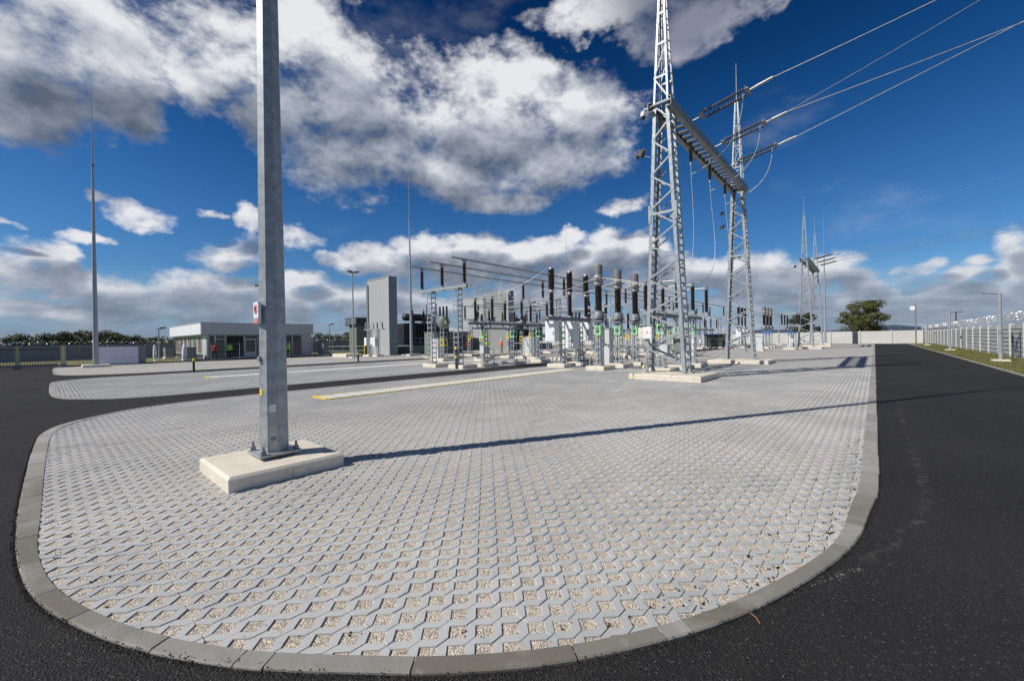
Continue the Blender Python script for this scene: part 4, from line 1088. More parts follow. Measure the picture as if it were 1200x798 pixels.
ds3 = disconnector('disconnector with yellow labels in the row behind the green labelled one', (-24.5, 0, 0), (24.2, 27.4, 30.6), 'yellow')
ds4 = disconnector('far disconnector with blue labels left of the white wall, behind the far gantry', (-7.23, 0, 0), (55.8, 57.8, 59.8), 'blue')
copy_tree(br0, (-22.3, 37.5, 0), 'circuit breaker deeper in the yard, seen between the bus tubes and the white cabinets')
ds7 = disconnector('disconnector with yellow labels furthest back along the left row', (-24.5, 0, 0), (47.0, 49.8, 52.6), 'yellow')
ds8 = disconnector('disconnector with yellow labels beyond the row of current transformers', (-15.5, 0, 0), (36.0, 38.8, 41.6), 'yellow')
ds5 = disconnector('far disconnector with blue labels seen low beside the right leg of the nearest tower', (-17.6, 0, 0), (57.8, 60.6, 63.4), 'blue')
ds6 = disconnector('disconnector with yellow labels behind the circuit breaker poles', (-24.5, 0, 0), (36.5, 39.3, 42.1), 'yellow')

# ---- bus support frames and tubular busbars
def bus_frame(label, y, ins=True, lab=None):
    t = thing('bus_support', label, 'bus support', (-19.05, y, 0), 0, 'bus support frames')
    for x, f in ((-1.05, 0), (1.35, 0)):
        pad(t, x + .0, .3, 1.25, 1.1, .22)
        ladder_column('column', t, x, 0, .24, 4.50, .42, .34, 14, lab)
    m = MB()
    for s in (-1, 1): m.box(-2.25, 2.25, s * .14 - .03, s * .14 + .03, 4.53, 4.68)
    for x in (-1.95, -1, 0, 1.35, 1.95): m.box(x - .12, x + .12, -.109, .109, 4.62, 4.70)
    m.build('beam', 'steel', t)
    for x in (-1.95, 0, 1.95):
        m = MB(); caps(m, x, 0, .13, 4.78, 5.88, .07); m.bar((x, -.18, 6.0), (x, .18, 6.0), .16, .05); m.build('fittings', 'alu', t)
        MB().lathe((x, 0, 0), ins_prof(.115, 4.79, 5.87, .048, .66), 12).build('post_insulator', 'porcelain', t)
    return t
bf = bus_frame('nearest bus support frame, twin ladder columns under a beam with three brown post insulators', 15.5)
for y, s in ((25.3, 'second bus support frame, half hidden behind the disconnector posts'), (35.3, 'third bus support frame, behind the circuit breaker poles'), (46, 'fourth bus support frame, deep in the switchyard behind the current transformers'), (58, 'fifth bus support frame, far back left of the nearest tower'), (68, 'last bus support frame, beside the dark green enclosure at the end of the tubes')):
    copy_tree(bf, (-19.05, y, 0), s)
for x, s in ((-21.0, 'left of the three long tubular busbars above the switchyard'), (-19.05, 'middle of the three long tubular busbars above the switchyard'), (-17.1, 'right and highest looking of the three long tubular busbars above the switchyard')):
    m = MB().tube([(x, 14.55, 6.09), (x, 30, 6.06), (x, 46, 6.09), (x, 69, 6.09)], .055, 10)
    tag(m.build('busbar_tube', 'alu'), s, 'busbar', 'long tubular busbars')
# second bus further left, lower
for k, y in enumerate((28.5, 38.5, 50)):
    t = thing('bus_support', ('left hand bus frame nearer the fire walls, first of its line', 'left hand bus frame nearer the fire walls, middle of its line', 'left hand bus frame nearer the fire walls, last of its line')[k], 'bus support', (-29.5, y, 0), 0, 'bus support frames')
    for x in (-1.2, 1.2): pad(t, x, .2, 1.1, 1.1); ladder_column('column', t, x, 0, .22, 3.6, .36, .34, 11, 'yellow', (1.7, 2.1))
    MB().box(-2.2, 2.2, -.15, .15, 3.63, 3.78).build('beam', 'steel_dark', t)
    for x in (-1.95, 0, 1.95):
        m = MB(); caps(m, x, 0, .13, 3.86, 4.96, .07); m.build('fittings', 'alu', t)
        MB().lathe((x, 0, 0), ins_prof(.115, 3.87, 4.95, .048, .66), 10).build('post_insulator', 'porcelain', t)
for x, s in ((-31.45, 'left'), (-29.5, 'middle'), (-27.55, 'right')):
    tag(MB().tube([(x, 27.6, 5.09), (x, 51, 5.09)], .05, 8).build('busbar_tube', 'alu'), s + ' of the three short busbar tubes nearer the fire walls', 'busbar', 'short tubular busbars')

# ---- surge arresters / voltage transformers and kiosks between the rows
def arrester(label, loc, h=3.0, r=.12):
    t = thing('surge_arrester', label, 'surge arrester', loc, 0, 'surge arresters')
    pad(t, 0, 0, .9, .9); ladder_column('column', t, 0, 0, .22, 2.2, .26, .26, 6, 'yellow', (1.5, 1.85))
    MB().lathe((0, 0, 0), [(.15, 2.22), (.15, 2.3)], 12).build('base', 'steel_dark', t)
    MB().lathe((0, 0, 0), ins_prof(r, 2.3, 3.5, .05, .66), 12).build('insulator', 'porcelain', t)
    MB().lathe((0, 0, 0), [(.08, 3.5), (.08, 3.6)], 10).build('cap', 'alu', t)
    return t
ar = arrester('surge arrester with a yellow label left of the orange vested worker', (-22.3, 21.9, 0))
for loc, s in (((-22.3, 26.6, 0), 'surge arrester behind the middle pole of the green labelled disconnector'), ((-22.3, 33.0, 0), 'surge arrester left of the nearest circuit breaker cabinets'), ((-15.2, 27.0, 0), 'surge arrester standing behind the middle drive cabinet'), ((-14.6, 30.5, 0), 'surge arrester standing between the two nearer current transformers, further back'), ((-13.8, 34.5, 0), 'surge arrester right of the row of current transformers, further back')):
    copy_tree(ar, loc, s)
def vt(label, loc):
    t = thing('voltage_transformer', label, 'voltage transformer', loc, 0, 'voltage transformers')
    pad(t, 0, 0, 1.2, 1.2); ladder_column('column', t, 0, 0, .22, 2.6, .4, .4, 7, 'yellow', (1.2, 1.75))
    m = MB().lathe((0, 0, 0), [(.28, 2.62), (.42, 2.75), (.42, 3.35), (.34, 3.5)], 14); m.box(-.55, .55, -.2, .2, 2.9, 3.2); m.build('tank', 'green_cabinet', t)
    for x in (-.42, 0, .42):
        MB().lathe((x, 0, 0), ins_prof(.10, 3.45, 4.3, .05, .66), 10).build('bushing', 'porcelain', t)
    return t
vt0 = vt('grey green voltage transformer on a column between the two bus frame columns', (-25.6, 20.9, 0))
copy_tree(vt0, (-22.6, 35.5, 0), 'grey green voltage transformer seen beyond the green labelled disconnector')

def kiosk(label, loc, sx, sy, sz, m_='cabinet', rz=0, plinth=True):
    t = thing('kiosk', label, 'cabinet', loc, rz, 'equipment cabinets')
    if plinth: MB().cbox(-sx / 2 - .08, sx / 2 + .08, -sy / 2 - .08, sy / 2 + .08, -.05, .16, .02).build('plinth', 'concrete', t)
    MB().cbox(-sx / 2, sx / 2, -sy / 2, sy / 2, .162, sz, .02).build('casing', m_, t)
    n = 2 if sx > .8 else 1
    for k in range(n):
        w_ = sx / n
        d = MB().box(-sx / 2 + k * w_ + .02, -sx / 2 + (k + 1) * w_ - .02, -sy / 2 - .015, -sy / 2 - .002, .2, sz - .08).build('door', m_, t)
        MB().box(-sx / 2 + (k + 1) * w_ - .08, -sx / 2 + (k + 1) * w_ - .05, -sy / 2 - .035, -sy / 2 - .016, sz * .5, sz * .5 + .16).build('handle', 'black', d)
    MB().box(-sx / 2 - .04, sx / 2 + .04, -sy / 2 - .05, sy / 2 + .04, sz + .002, sz + .04).build('roof', m_, t)
    return t
kiosk('tall grey cabinet standing between the first and second current transformers', (-11.6, 21.5, 0), .55, .5, 2.1)
kiosk('grey marshalling cabinet behind the left column of the nearest bus frame', (-31.0, 24.0, 0), 1.5, .8, 2.4, 'green_cabinet')
kiosk('white relay cabinet low beside the right leg of the nearest tower', (-11.6, 35.2, 0), 1.2, .6, 1.55, 'white')
kiosk('dark green generator enclosure at the foot of the last bus frame', (-16.5, 61.5, 0), 2.6, 1.6, 1.9, 'dark_green')
kiosk('grey box behind the legs of the second gantry tower', (-9.3, 50.0, 0), 1.0, .6, 1.5)
kiosk('small white cabinet at the foot of the far gantry', (-7.4, 57.5, 0), .5, .4, 1.6, 'white')
kiosk('grey cabinet right of the orange vested worker', (-27.5, 34.2, 0), 1.6, .8, 1.9)
kiosk('grey cabinet left of the person in the red jacket', (-28.6, 22.6, 0), 1.0, .6, 1.8)

# ------------------------------------------------------------------ line strings, jumpers and overhead conductors
LY = (18.95, 21.75, 24.5)      # hanging insulators
SY = (18.03, 21.23, 24.14)     # strain strings
def strain_string(label, y):
    t = thing('strain_insulator', label, 'insulator', (-5.60, y, 10.60), 0, 'strain insulator strings')
    sl = .20
    d = Vector((1, 0, sl)).normalized()
    def at(s, off=0, dz=0):
        s = s if s < .7 else s - .37
        return Vector((d.x * s, off, d.z * s + dz))
    MB().tube([at(0), at(.75)], .028, 8).build('link_rod', 'alu', t)
    m = MB().bar(at(.75, -.27), at(.75, .27), .14, .03, (0, 0, 1)); m.build('yoke_plate', 'steel_dark', t); MB().bar(at(2.45, -.27), at(2.45, .27), .14, .03).build('yoke_plate', 'steel_dark', t)
    for s in (-1, 1):
        m = MB(); n = 17
        for k in range(n):
            a = .86 + k * (1.5 / n); c = at(a, s * .23); c2 = at(a + .03, s * .23); c3 = at(a + .075, s * .23)
            m.tube([c, c2, c3], [.035, .082, .03], 10, False)
        m.tube([at(.8, s * .23), at(2.4, s * .23)], .022, 6)
        m.build('insulator_string', 'composite', t)
    MB().tube([at(2.45), at(2.8), at(3.3)], [.03, .055, .05], 8).build('tension_clamp', 'alu', t)
    m = MB()
    for a in (.78, 2.42): m.tube([at(a, 0, 0), at(a, 0, .16), at(a + (.1 if a < 1 else -.1), 0, .28)], .010, 5)
    m.build('arcing_horn', 'alu', t)
    return t
nm = ('nearest', 'middle', 'furthest')
st0 = strain_string('nearest double strain insulator string pulled out from the beam by the overhead line', SY[0])
copy_tree(st0, (-5.6, SY[1], 10.6), 'middle double strain insulator string pulled out from the beam by the overhead line')
copy_tree(st0, (-5.6, SY[2], 10.6), 'double strain insulator string nearest the second tower, pulled out from the beam')
for k in range(3): copy_tree(st0, (-5.6, SY[k] + 43.0, 10.6), ('nearest', 'middle', 'rearmost')[k] + ' of the strain insulator strings on the far gantry')
def cat(p, q, sag, n=14):
    p, q = Vector(p), Vector(q)
    return [p + (q - p) * (i / n) - Vector((0, 0, sag * 4 * (i / n) * (1 - i / n))) for i in range(n + 1)]
ends = ((1.27, 18.03, 11.83), (3.78, 21.26, 11.86), (4.29, 24.1, 13.24))
for k, e in enumerate(ends):
    s = Vector((-5.6, SY[k], 10.6)) + Vector((1, 0, .20)).normalized() * 2.93; e = Vector(e)
    e2 = s + (e - s) * 4.0
    tag(MB().tube(cat(s, e2, .25), .014, 6).build('line_conductor', 'alu'), ('top left overhead conductor running up out of the frame from the nearest string', 'overhead conductor rising right from the middle string', 'lowest near overhead conductor, rising right from the string by the second tower')[k], 'conductor', 'overhead conductors')
tag(MB().tube(cat((-6.0, 27.6, 13.4), (14, 27.8, 20.1), .3), .010, 5).build('earth_wire', 'alu'), 'thin earth wire from the second tower spire crossing the blue sky', 'conductor', 'overhead conductors')
for k in range(3):
    y = SY[k] + 43; s = (-2.75, y, 11.16)
    tag(MB().tube(cat(s, (38, y + 1.5 * k, 15.6 + .6 * k), .9), .022, 5).build('line_conductor', 'steel_dark'), ('front', 'middle', 'rear')[k] + ' conductor of the far overhead line leaving to the right', 'conductor', 'overhead conductors')
tag(MB().tube(cat((-6.05, 70.6, 15.4), (38, 71, 26), .6), .012, 5).build('earth_wire', 'steel_dark'), 'faint earth wire of the far gantry climbing to the right', 'conductor', 'overhead conductors')

# suspension insulators under the beam and the droppers they hold
DP = []
for k, y in enumerate(LY):
    t = thing('suspension_insulator', ('nearest', 'middle', 'furthest')[k] + ' brown insulator hanging straight down from the beam', 'insulator', (-6.0, y, 10.28), 0, 'hanging insulators')
    MB().tube([(0, 0, 0), (0, 0, -.12)], .02, 6).build('hook', 'alu', t)
    MB().lathe((0, 0, 0), [(r, -z) for r, z in ins_prof(.085, .12, 1.0, .05, .5)], 10).build('insulator', 'composite', t)
    MB().lathe((0, 0, 0), [(.045, -1.0), (.045, -1.14)], 8).build('clamp', 'alu', t)
def bez(p0, p1, p2, p3, n=18):
    p0, p1, p2, p3 = map(Vector, (p0, p1, p2, p3)); o = []
    for i in range(n + 1):
        t = i / n; o.append((1 - t) ** 3 * p0 + 3 * t * (1 - t) ** 2 * p1 + 3 * t * t * (1 - t) * p2 + t ** 3 * p3)
    return o
dsy = (18.45, 20.53, 22.66)
for k, y in enumerate(LY):
    yk = dsy[k]; xe = -7.23 + .72 + .38
    pts = bez((-6.0, y, 9.14), (-6.0, y + .05, 7.4), (-5.35 if k else -5.7, y, 4.6 if k else 5.2), (xe, yk, 4.16))
    tag(MB().tube(pts, .016, 6).build('dropper', 'alu'), ('nearest', 'middle', 'furthest')[k] + ' pale cable looping down from the beam to the disconnector posts', 'conductor', 'droppers')
    a = Vector((-3.72, SY[k], 10.97))
    pts = bez(a, (-3.78, SY[k] + .1, 9.3), (-4.6, y - .3, 8.95), (-6.0, y, 8.72), 16)
    tag(MB().tube(pts, .02, 6).build('jumper', 'alu'), ('nearest', 'middle', 'furthest')[k] + ' jumper loop between strain string and hanging insulator', 'conductor', 'jumper loops')
    tag(MB().tube(bez((-7.95 - .38, yk, 4.16), (-8.9, yk, 4.3), (-9.7, CTY[k], 4.5), (-10.12, CTY[k], 4.56), 10), .02, 6).build('connection', 'alu'), ('nearest', 'middle', 'furthest')[k] + ' conductor joining the tower disconnector to its current transformer', 'conductor', 'equipment connections')
    by = 18.45 + 1.8 * k
    tag(MB().tube(bez((-10.7, CTY[k], 4.56), (-11.4, CTY[k], 4.5), (-12.3, by, 4.0), (-12.96, by, 4.2), 10), .018, 6).build('connection', 'alu'), ('nearest', 'middle', 'furthest')[k] + ' conductor joining current transformer and breaker pole', 'conductor', 'equipment connections')
    d1 = (17.45, 20.15, 22.85)[k]
    tag(MB().tube(bez((-13.55, by, 5.5), (-14.6, by, 5.0), (-15.6, d1, 4.2), (-16.5, d1, 4.15), 10), .018, 6).build('connection', 'alu'), ('nearest', 'middle', 'furthest')[k] + ' conductor from breaker top to the green labelled disconnector', 'conductor', 'equipment connections')
    bx = (-17.1, -19.05, -21.0)[k]
    tag(MB().tube(bez((-18.7, d1, 4.15), (-19.2, d1, 4.3), (bx, d1 + .4, 4.6), (bx, d1 + .6, 6.05), 10), .018, 6).build('connection', 'alu'), ('nearest', 'middle', 'furthest')[k] + ' riser from the green labelled disconnector to its busbar tube', 'conductor', 'equipment connections')
    d3 = (24.2, 27.4, 30.6)[k]
    tag(MB().tube([(-23.4, d3, 4.13), (-18.0, d3, 4.13)], .04, 8).build('cross_tube', 'alu'), ('nearest', 'middle', 'furthest')[k] + ' white level tube crossing behind the green labelled disconnector', 'busbar', 'cross tubes')
for k in range(3):
    yk = 55.8 + 2 * k
    tag(MB().tube(bez((-6.0, LY[k] + 43, 9.2), (-5.6, yk + 1, 7), (-4.6, yk, 5), (-6.13, yk, 4.16), 12), .018, 5).build('dropper', 'alu'), ('nearest', 'middle', 'rearmost')[k] + ' cable loop below the far gantry beam', 'conductor', 'droppers')
    tag(MB().tube(cat((-8.33, yk, 4.16), (-10.12, 59.9 + 2.15 * k, 4.56), .1, 6), .02, 5).build('connection', 'alu'), ('nearest', 'middle', 'rearmost')[k] + ' conductor between far disconnector and far current transformer', 'conductor', 'equipment connections')

# ------------------------------------------------------------------ transformer fire walls, transformers
def fire_wall(label, x0, x1, y0, y1, h, ribs):
    t = thing('fire_wall', label, 'wall', (x0, y0, 0), 0, 'transformer fire walls')
    W_ = x1 - x0; D_ = y1 - y0
    n = 5; MB().box(.03, W_ - .38, .06, D_ - .06, 0, h - .12).build('core', 'firewall', t)
    for k in range(n):
        a, b = .42 + (W_ - .8) * k / n, .42 + (W_ - .8) * (k + 1) / n
        for lv in range(3):
            z0, z1 = h * .98 * lv / 3, h * .98 * (lv + 1) / 3
            MB().box(a + .006, b - .006, .02 if not ribs else .03, .059, z0 + .006, z1 - .006).build('wall_panel', 'firewall', t)
    if ribs:
        for k in range(26):
            x = .5 + (W_ - 1.0) * k / 25; MB().box(x - .03, x + .03, -.01, .0195, 0.05, h * .97).build('rib', 'firewall', t)
    MB().box(0, .38, -.10, D_ + .1, 0, h - .6).build('end_post', 'steel_dark', t)
    MB().box(W_ - .38, W_, -.02, D_ - .1, 0, h).build('end_post', 'firewall', t)
    MB().box(W_ + .001, W_ + .03, -.01, D_ - .11, 0, h - .01).build('end_shade_sheet', 'steel_dark', t)  # added dark sheet, its colour stands in for shade on the sunless end
    MB().box(.4, W_ - .4, .0, D_, h - .118, h - .02).build('coping', 'firewall', t)
    return t
fire_wall('tall smooth grey fire wall left of the slim mast, biggest blank wall in the yard', -48.1, -43.1, 27.0, 28.2, 9.4, False)
fire_wall('ribbed grey fire wall behind the yellow labelled disconnector', -48.6, -43.1, 48.2, 49.6, 9.4, True)
fire_wall('furthest pale fire wall, only its left part showing past the ribbed one', -56.0, -50.2, 49.8, 51.0, 9.2, False)
def transformer(label, loc):
    t = thing('power_transformer', label, 'transformer', loc, 0, 'power transformers')
    MB().box(-3.4, 3.4, -4.2, 4.2, -.02, .95).build('bund_wall', 'green_cabinet', t)
    MB().cbox(-1.5, 1.5, -2.9, 2.9, 1.1, 4.0, .1).build('tank', 'black_tank', t)
    m = MB()
    for k in range(13): y = -2.9 + k * .45; m.box(1.55, 2.55, y, y + .12, 1.3, 3.8)
    m.build('radiator', 'black_tank', t)
    m = MB()
    for k in range(13): y = -2.9 + k * .45; m.box(-2.55, -1.55, y, y + .12, 1.3, 3.8)
    m.build('radiator', 'black_tank', t)
    MB().lathe((-1.1, 0, 4.9), [(.05, -2.2), (.5, -2.1), (.5, 2.1), (.05, 2.2)], 16, axis='y').build('conservator', 'black_tank', t)
    for k, y in enumerate((-1.8, 0, 1.8)):
        b = MB().lathe((.4, y, 0), ins_prof(.17, 4.3, 5.7, .07, .6), 12).build('bushing', 'porcelain', t)
        MB().lathe((.4, y, 0), [(.06, 5.7), (.03, 6.2)], 8).build('terminal', 'alu', b)
        MB().lathe((.4, y, 0), [(.32, 3.99), (.30, 4.32)], 12).build('turret', 'black_tank', t)
    # guard rail on the bund
    r_ = MB()
    for z in (1.45, 2.0): r_.tube([(3.4, -4.2, z), (3.4, 4.2, z)], .03, 6); r_.tube([(-3.4, -4.2, z), (3.4, -4.2, z)], .03, 6)
    for k in range(7): r_.tube([(3.4, -4.2 + k * 1.4, .95), (3.4, -4.2 + k * 1.4, 2.0)], .03, 6)
    for k in range(1, 5): r_.tube([(3.4 - k * 1.6, -4.2, .95), (3.4 - k * 1.6, -4.2, 2.0)], .03, 6)
    r_.build('guard_rail', 'steel', t)
    return t
tf = transformer('dark transformer behind the slim mast between the smooth fire wall and the bus frame', (-46.5, 34.2, 0))
copy_tree(tf, (-46.5, 55.5, 0), 'dark transformer beyond the ribbed fire wall')
# frame with bushings seen over the transformer
t = thing('bushing_frame', 'T shaped steel frame with two small insulators in front of the dark transformer', 'bus support', (-41.0, 31.6, 0), 0, 'bus support frames')
ladder_column('column', t, 0, 0, 0, 4.6, .5, .5, 11); MB().box(-1.1, 1.1, -.1, .1, 4.65, 4.8).build('beam', 'steel', t)
for x in (-.9, .9): MB().lathe((x, 0, 0), ins_prof(.12, 4.82, 6.1, .055, .62), 10).build('post_insulator', 'porcelain', t)
pad(t, 0, 0, 1.1, 1.1)

# small plant left of the fire wall
t = thing('oil_treatment_unit', 'tall grey green tank unit with a wider top beside the thin lamp post', 'tank', (-53.0, 28.6, 0))
MB().box(-1.0, 1.0, -1.0, 1.0, 0, 3.9).build('tank', 'green_cabinet', t); MB().box(-1.6, 1.6, -1.3, 1.3, 3.902, 4.9).build('cooler', 'dark_green', t)
for k in range(4): MB().box(-1.5 + k * .8, -1.5 + k * .8 + .55, -1.35, -1.302, 4.0, 4.8).build('fan_grille', 'steel_dark', t)
t = thing('low_voltage_switchgear', 'cluster of pale switch boxes and insulators on legs in front of the smooth fire wall', 'switchgear', (-41.5, 24.2, 0))
pad(t, -1.0, 0, 1.2, 1.2); pad(t, .6, 0, .9, .9)
for x in (-1.0, .6): ladder_column('column', t, x, 0, .22, 2.9, .3, .3, 8)
MB().box(-2.2, 1.8, -.12, .12, 2.93, 3.05).build('beam', 'steel', t)
for x, z0, sx_, sz_ in ((-1.6, 1.2, .45, .9), (-.3, 1.3, .4, .8), (.2, 1.1, .5, 1.0)): MB().cbox(x - sx_ / 2, x + sx_ / 2, -.3, .1, z0, z0 + sz_, .02).build('switch_box', 'white', t)
for x in (-2.0, -1.2, -.3, .5, 1.5):
    MB().lathe((x, 0, 0), ins_prof(.09, 3.06, 3.7, .06, .6), 8).build('post_insulator', 'composite' if x > 0 else 'alu', t)
MB().bar((-2.1, 0, 3.78), (1.6, 0, 3.72), .12, .03).build('connector', 'alu', t)
t = thing('guard_rail', 'galvanised guard rail left of the grey green tank unit', 'railing', (-50.5, 24.0, 0))
for z in (.55, 1.1): MB().tube([(-3.5, .0, z), (2.2, 2.6, z)], .03, 6).build('rail', 'steel', t)
for k in range(5): MB().tube([(-3.5 + k * 1.42, k * .65, 0), (-3.5 + k * 1.42, k * .65, 1.1)], .03, 6).build('post', 'steel', t)
t = thing('concrete_slab', 'pale low concrete slab under the guard rail by the thin lamp post', 'slab', (-44.0, 22.2, 0))
MB().cbox(-1.6, 1.6, -.9, .9, -.05, .35, .03).build('slab', 'concrete', t)

# ------------------------------------------------------------------ white building on the left
BX, BY0, BY1, BXL = -55.3, 11.5, 23.2, -72.0
bd = thing('flat_roofed_building', 'low white flat roofed control building with a glazed front, far left', 'building', (BX, BY0, 0))
LW, DW = BY1 - BY0, BX - BXL      # length along y, depth along -x
MB().box(-DW + .3, -.30, .35, LW - .3, 0.05, 2.7).build('inner_block', 'interior', bd)
fa_ = thing('fascia', '', '', (0, 0, 0)); del fa_['label']; del fa_['category']; fa_.parent = bd
MB().box(-DW - .2, -.001, -.15, LW + .15, 2.72, 4.00).build('fascia_core', 'fascia', fa_)
for k in range(3):      # long front panels, shade of the front put into their grey; recessed joints
    a, b = -.13 + k * (LW + .26) / 3, -.13 + (k + 1) * (LW + .26) / 3
    MB().box(.003, .05, a + .02, b - .02, 2.74, 3.98).build('fascia_panel', 'frame', fa_)
for k in range(4):
    a, b = -DW - .18 + k * (DW + .16) / 4, -DW - .18 + (k + 1) * (DW + .16) / 4
    MB().box(a + .012, b - .012, -.20, -.153, 2.74, 3.98).build('fascia_panel', 'fascia', fa_)
MB().box(-DW - .28, .10, -.24, LW + .2, 4.002, 4.06).build('roof', 'frame', bd)
# front (faces +x): bays
def bay(y0, y1, kind, z1=2.68):
    fr = MB(); w_ = .07
    fr.box(-.28, -.16, y0, y0 + w_, .05, z1); fr.box(-.28, -.16, y1 - w_, y1, .05, z1)
    fr.box(-.279, -.161, y0 + w_, y1 - w_, z1 - .08, z1); fr.box(-.279, -.161, y0 + w_, y1 - w_, .05, .16)
    if kind == 'door': fr.box(-.279, -.161, y0 + w_, y1 - w_, 2.15, 2.23)
    o = fr.build('door_frame' if kind == 'door' else 'window_frame', 'frame', bd)
    if kind != 'open':
        MB().box(-.24, -.22, y0 + w_, y1 - w_, .16, z1 - .08).build('pane', 'glass', o)
bay(.55, 1.15, 'win'); bay(1.15, 2.1, 'door'); bay(2.15, 4.0, 'open'); bay(4.0, 5.45, 'door'); bay(5.6, 7.1, 'win'); bay(7.1, 8.2, 'win'); bay(8.3, 9.3, 'win'); bay(9.3, 10.4, 'win')
dr = MB(); dr.box(-.15, -.11, 4.0, 4.12, .06, 2.2).box(-.15, -.11, 5.1, 5.22, .06, 2.2).box(-.149, -.111, 4.12, 5.1, 2.08, 2.2).box(-.149, -.111, 4.12, 5.1, .06, .7)
do = dr.build('sliding_door', 'frame', bd); MB().box(-.14, -.12, 4.12, 5.1, .7, 2.08).build('pane', 'glass', do)
for y in (.35, 7.05, 8.2, 10.42): MB().box(-.30, -.05, y, y + .16, 0, 2.7).build('pilaster', 'frame', bd)
MB().box(-.3, -.1, 10.6, LW - .1, 0, 2.7).build('end_wall', 'frame', bd)
MB().box(-DW, .35, -.3, LW + .1, -.05, .045).build('plinth', 'kerb', bd)
# side (faces -y): window strip with vertical blinds
sw = MB(); xs0, xs1 = -DW + 1.0, -1.5
sw.box(xs0, xs1, .30, .345, .5, .62); sw.box(xs0, xs1, .30, .345, 2.58, 2.70)
so = sw.build('window_frame', 'frame', bd)
nb = 18
for k in range(nb + 1):
    x = xs0 + (xs1 - xs0) * k / nb
    MB().box(x - .05, x + .05, .26, .299, .5, 2.7).build('mullion', 'white' if k % 3 else 'mint', so)
MB().box(xs0, xs1, .346, .349, .62, 2.58).build('pane', 'glass', so)
for k in range(nb):
    x = xs0 + (xs1 - xs0) * (k + .5) / nb
    if k % 3 != 1: MB().box(x - .26, x + .2, .320, .335, .62, 2.58).build('blind', 'curtain' if k % 3 else 'blind_red', so)
MB().box(xs1, -.3, .30, .345, 0, 2.7).build('side_wall', 'cabinet', bd)
kiosk('dark grey bin store at the corner of the white building', (-56.0, 10.4, 0), 1.6, 1.0, 1.3, 'back_fence')
kiosk('second grey cabinet by the window strip of the white building', (-66, 10.2, 0), 1.6, .8, 1.3, 'back_fence')
kiosk('lilac grey cabinet at the right end of the white building', (-54.3, 24.3, 0), 1.6, .9, 1.5, 'back_fence')
def wrapped(label, loc, h, r=.24):
    t = thing('wrapped_post', label, 'post', loc, 0, 'white wrapped posts')
    MB().lathe((0, 0, 0), [(r * .84, 0), (r, .4), (r * .9, h * .7), (r * .6, h * .93), (.04, h)], 10).build('wrapping', 'white', t)
    MB().lathe((0, 0, 0), [(r * .98, .28), (r * 1.03, .34), (r * 1.02, .4)], 10).build('strap', 'frame', t)
    return t
wrapped('white wrapped post on the grass left of the building windows', (-66.8, 9.0, -.06), 1.75, .19)
wrapped('white wrapped post beside the dark bin store at the building corner', (-52.6, 9.4, 0), 1.65)

# ------------------------------------------------------------------ fences and gate on the left
# mesh fence in front of the building
ft = thing('mesh_fence', 'see-through steel mesh fence on thin posts in front of the white building', 'fence', (-48.45, 0, 0))
for k in range(17): MB().tube([(0, 1.1 + k * 2.4, -.05), (0, 1.1 + k * 2.4, 1.75)], .028, 6).build('fence_post', 'steel', ft)
m = MB()
for z in (.1, .6, 1.1, 1.65): m.tube([(0, 1.1, z), (0, 39.5, z)], .008, 4, False)
for k in range(160): m.tube([(0, 1.1 + k * .24, .05), (0, 1.1 + k * .24, 1.68)], .005, 3, False)
m.build('mesh_wire', 'steel', ft, kind='stuff')
MB().box(-.06, .06, 1.0, 39.6, -.06, .10).build('fence_kerb', 'fence_dark', ft)
# palisade gate
gt = thing('palisade_gate', 'dark steel palisade gate closing the driveway on the far left', 'gate', (-47.9, 0, 0))
for z in (.12, 1.40): MB().box(-.03, .03, -9, .72, z, z + .06).build('rail', 'fence_dark', gt)
for k in range(70): MB().box(-.012, .012, -8.9 + k * .138, -8.9 + k * .138 + .03, .06, 1.52).build('slat', 'steel_dark', gt)
gp = thing('gate_post', 'grey gate post with a yellow face right of the palisade gate', 'post', (-47.9, .95, 0), 0, 'gate posts')
MB().box(-.12, .12, -.12, .12, 0, 1.72).build('post', 'steel', gp); MB().box(.122, .135, -.035, .035, .30, 1.68).build('yellow_plate', 'yellow', gp); MB().box(-.2, .2, -.2, .2, 0, .25).build('footing', 'steel_dark', gp)
copy_tree(gp, (-48.0, -1.35, 0), 'grey gate post with a yellow face behind the bars of the palisade gate')
kiosk('small black box on the palisade gate', (-47.75, -2.35, .75), .12, .35, .55, 'black', 0, False)
# banner on a frame beside the slim mast
bn = thing('banner_panel', 'lilac white striped banner stretched on the fence behind the slim mast on the far left', 'banner', (-48.25, 2.95, 0))
for k in range(9): MB().box(-.02 - (k % 2) * .012, .02 - (k % 2) * .012, 0, 2.45, .06 + k * .165, .06 + (k + 1) * .165 - .025).build('banner_strip', 'banner', bn)
MB().box(-.04, .04, 2.46, 2.62, 0, 1.56).build('frame_post', 'steel_dark', bn); MB().box(-.04, .04, -.16, -.01, 0, 1.56).build('frame_post', 'steel_dark', bn)
MB().box(-.02, .02, 2.63, 2.95, .05, 1.52).build('side_flap', 'back_fence', bn)

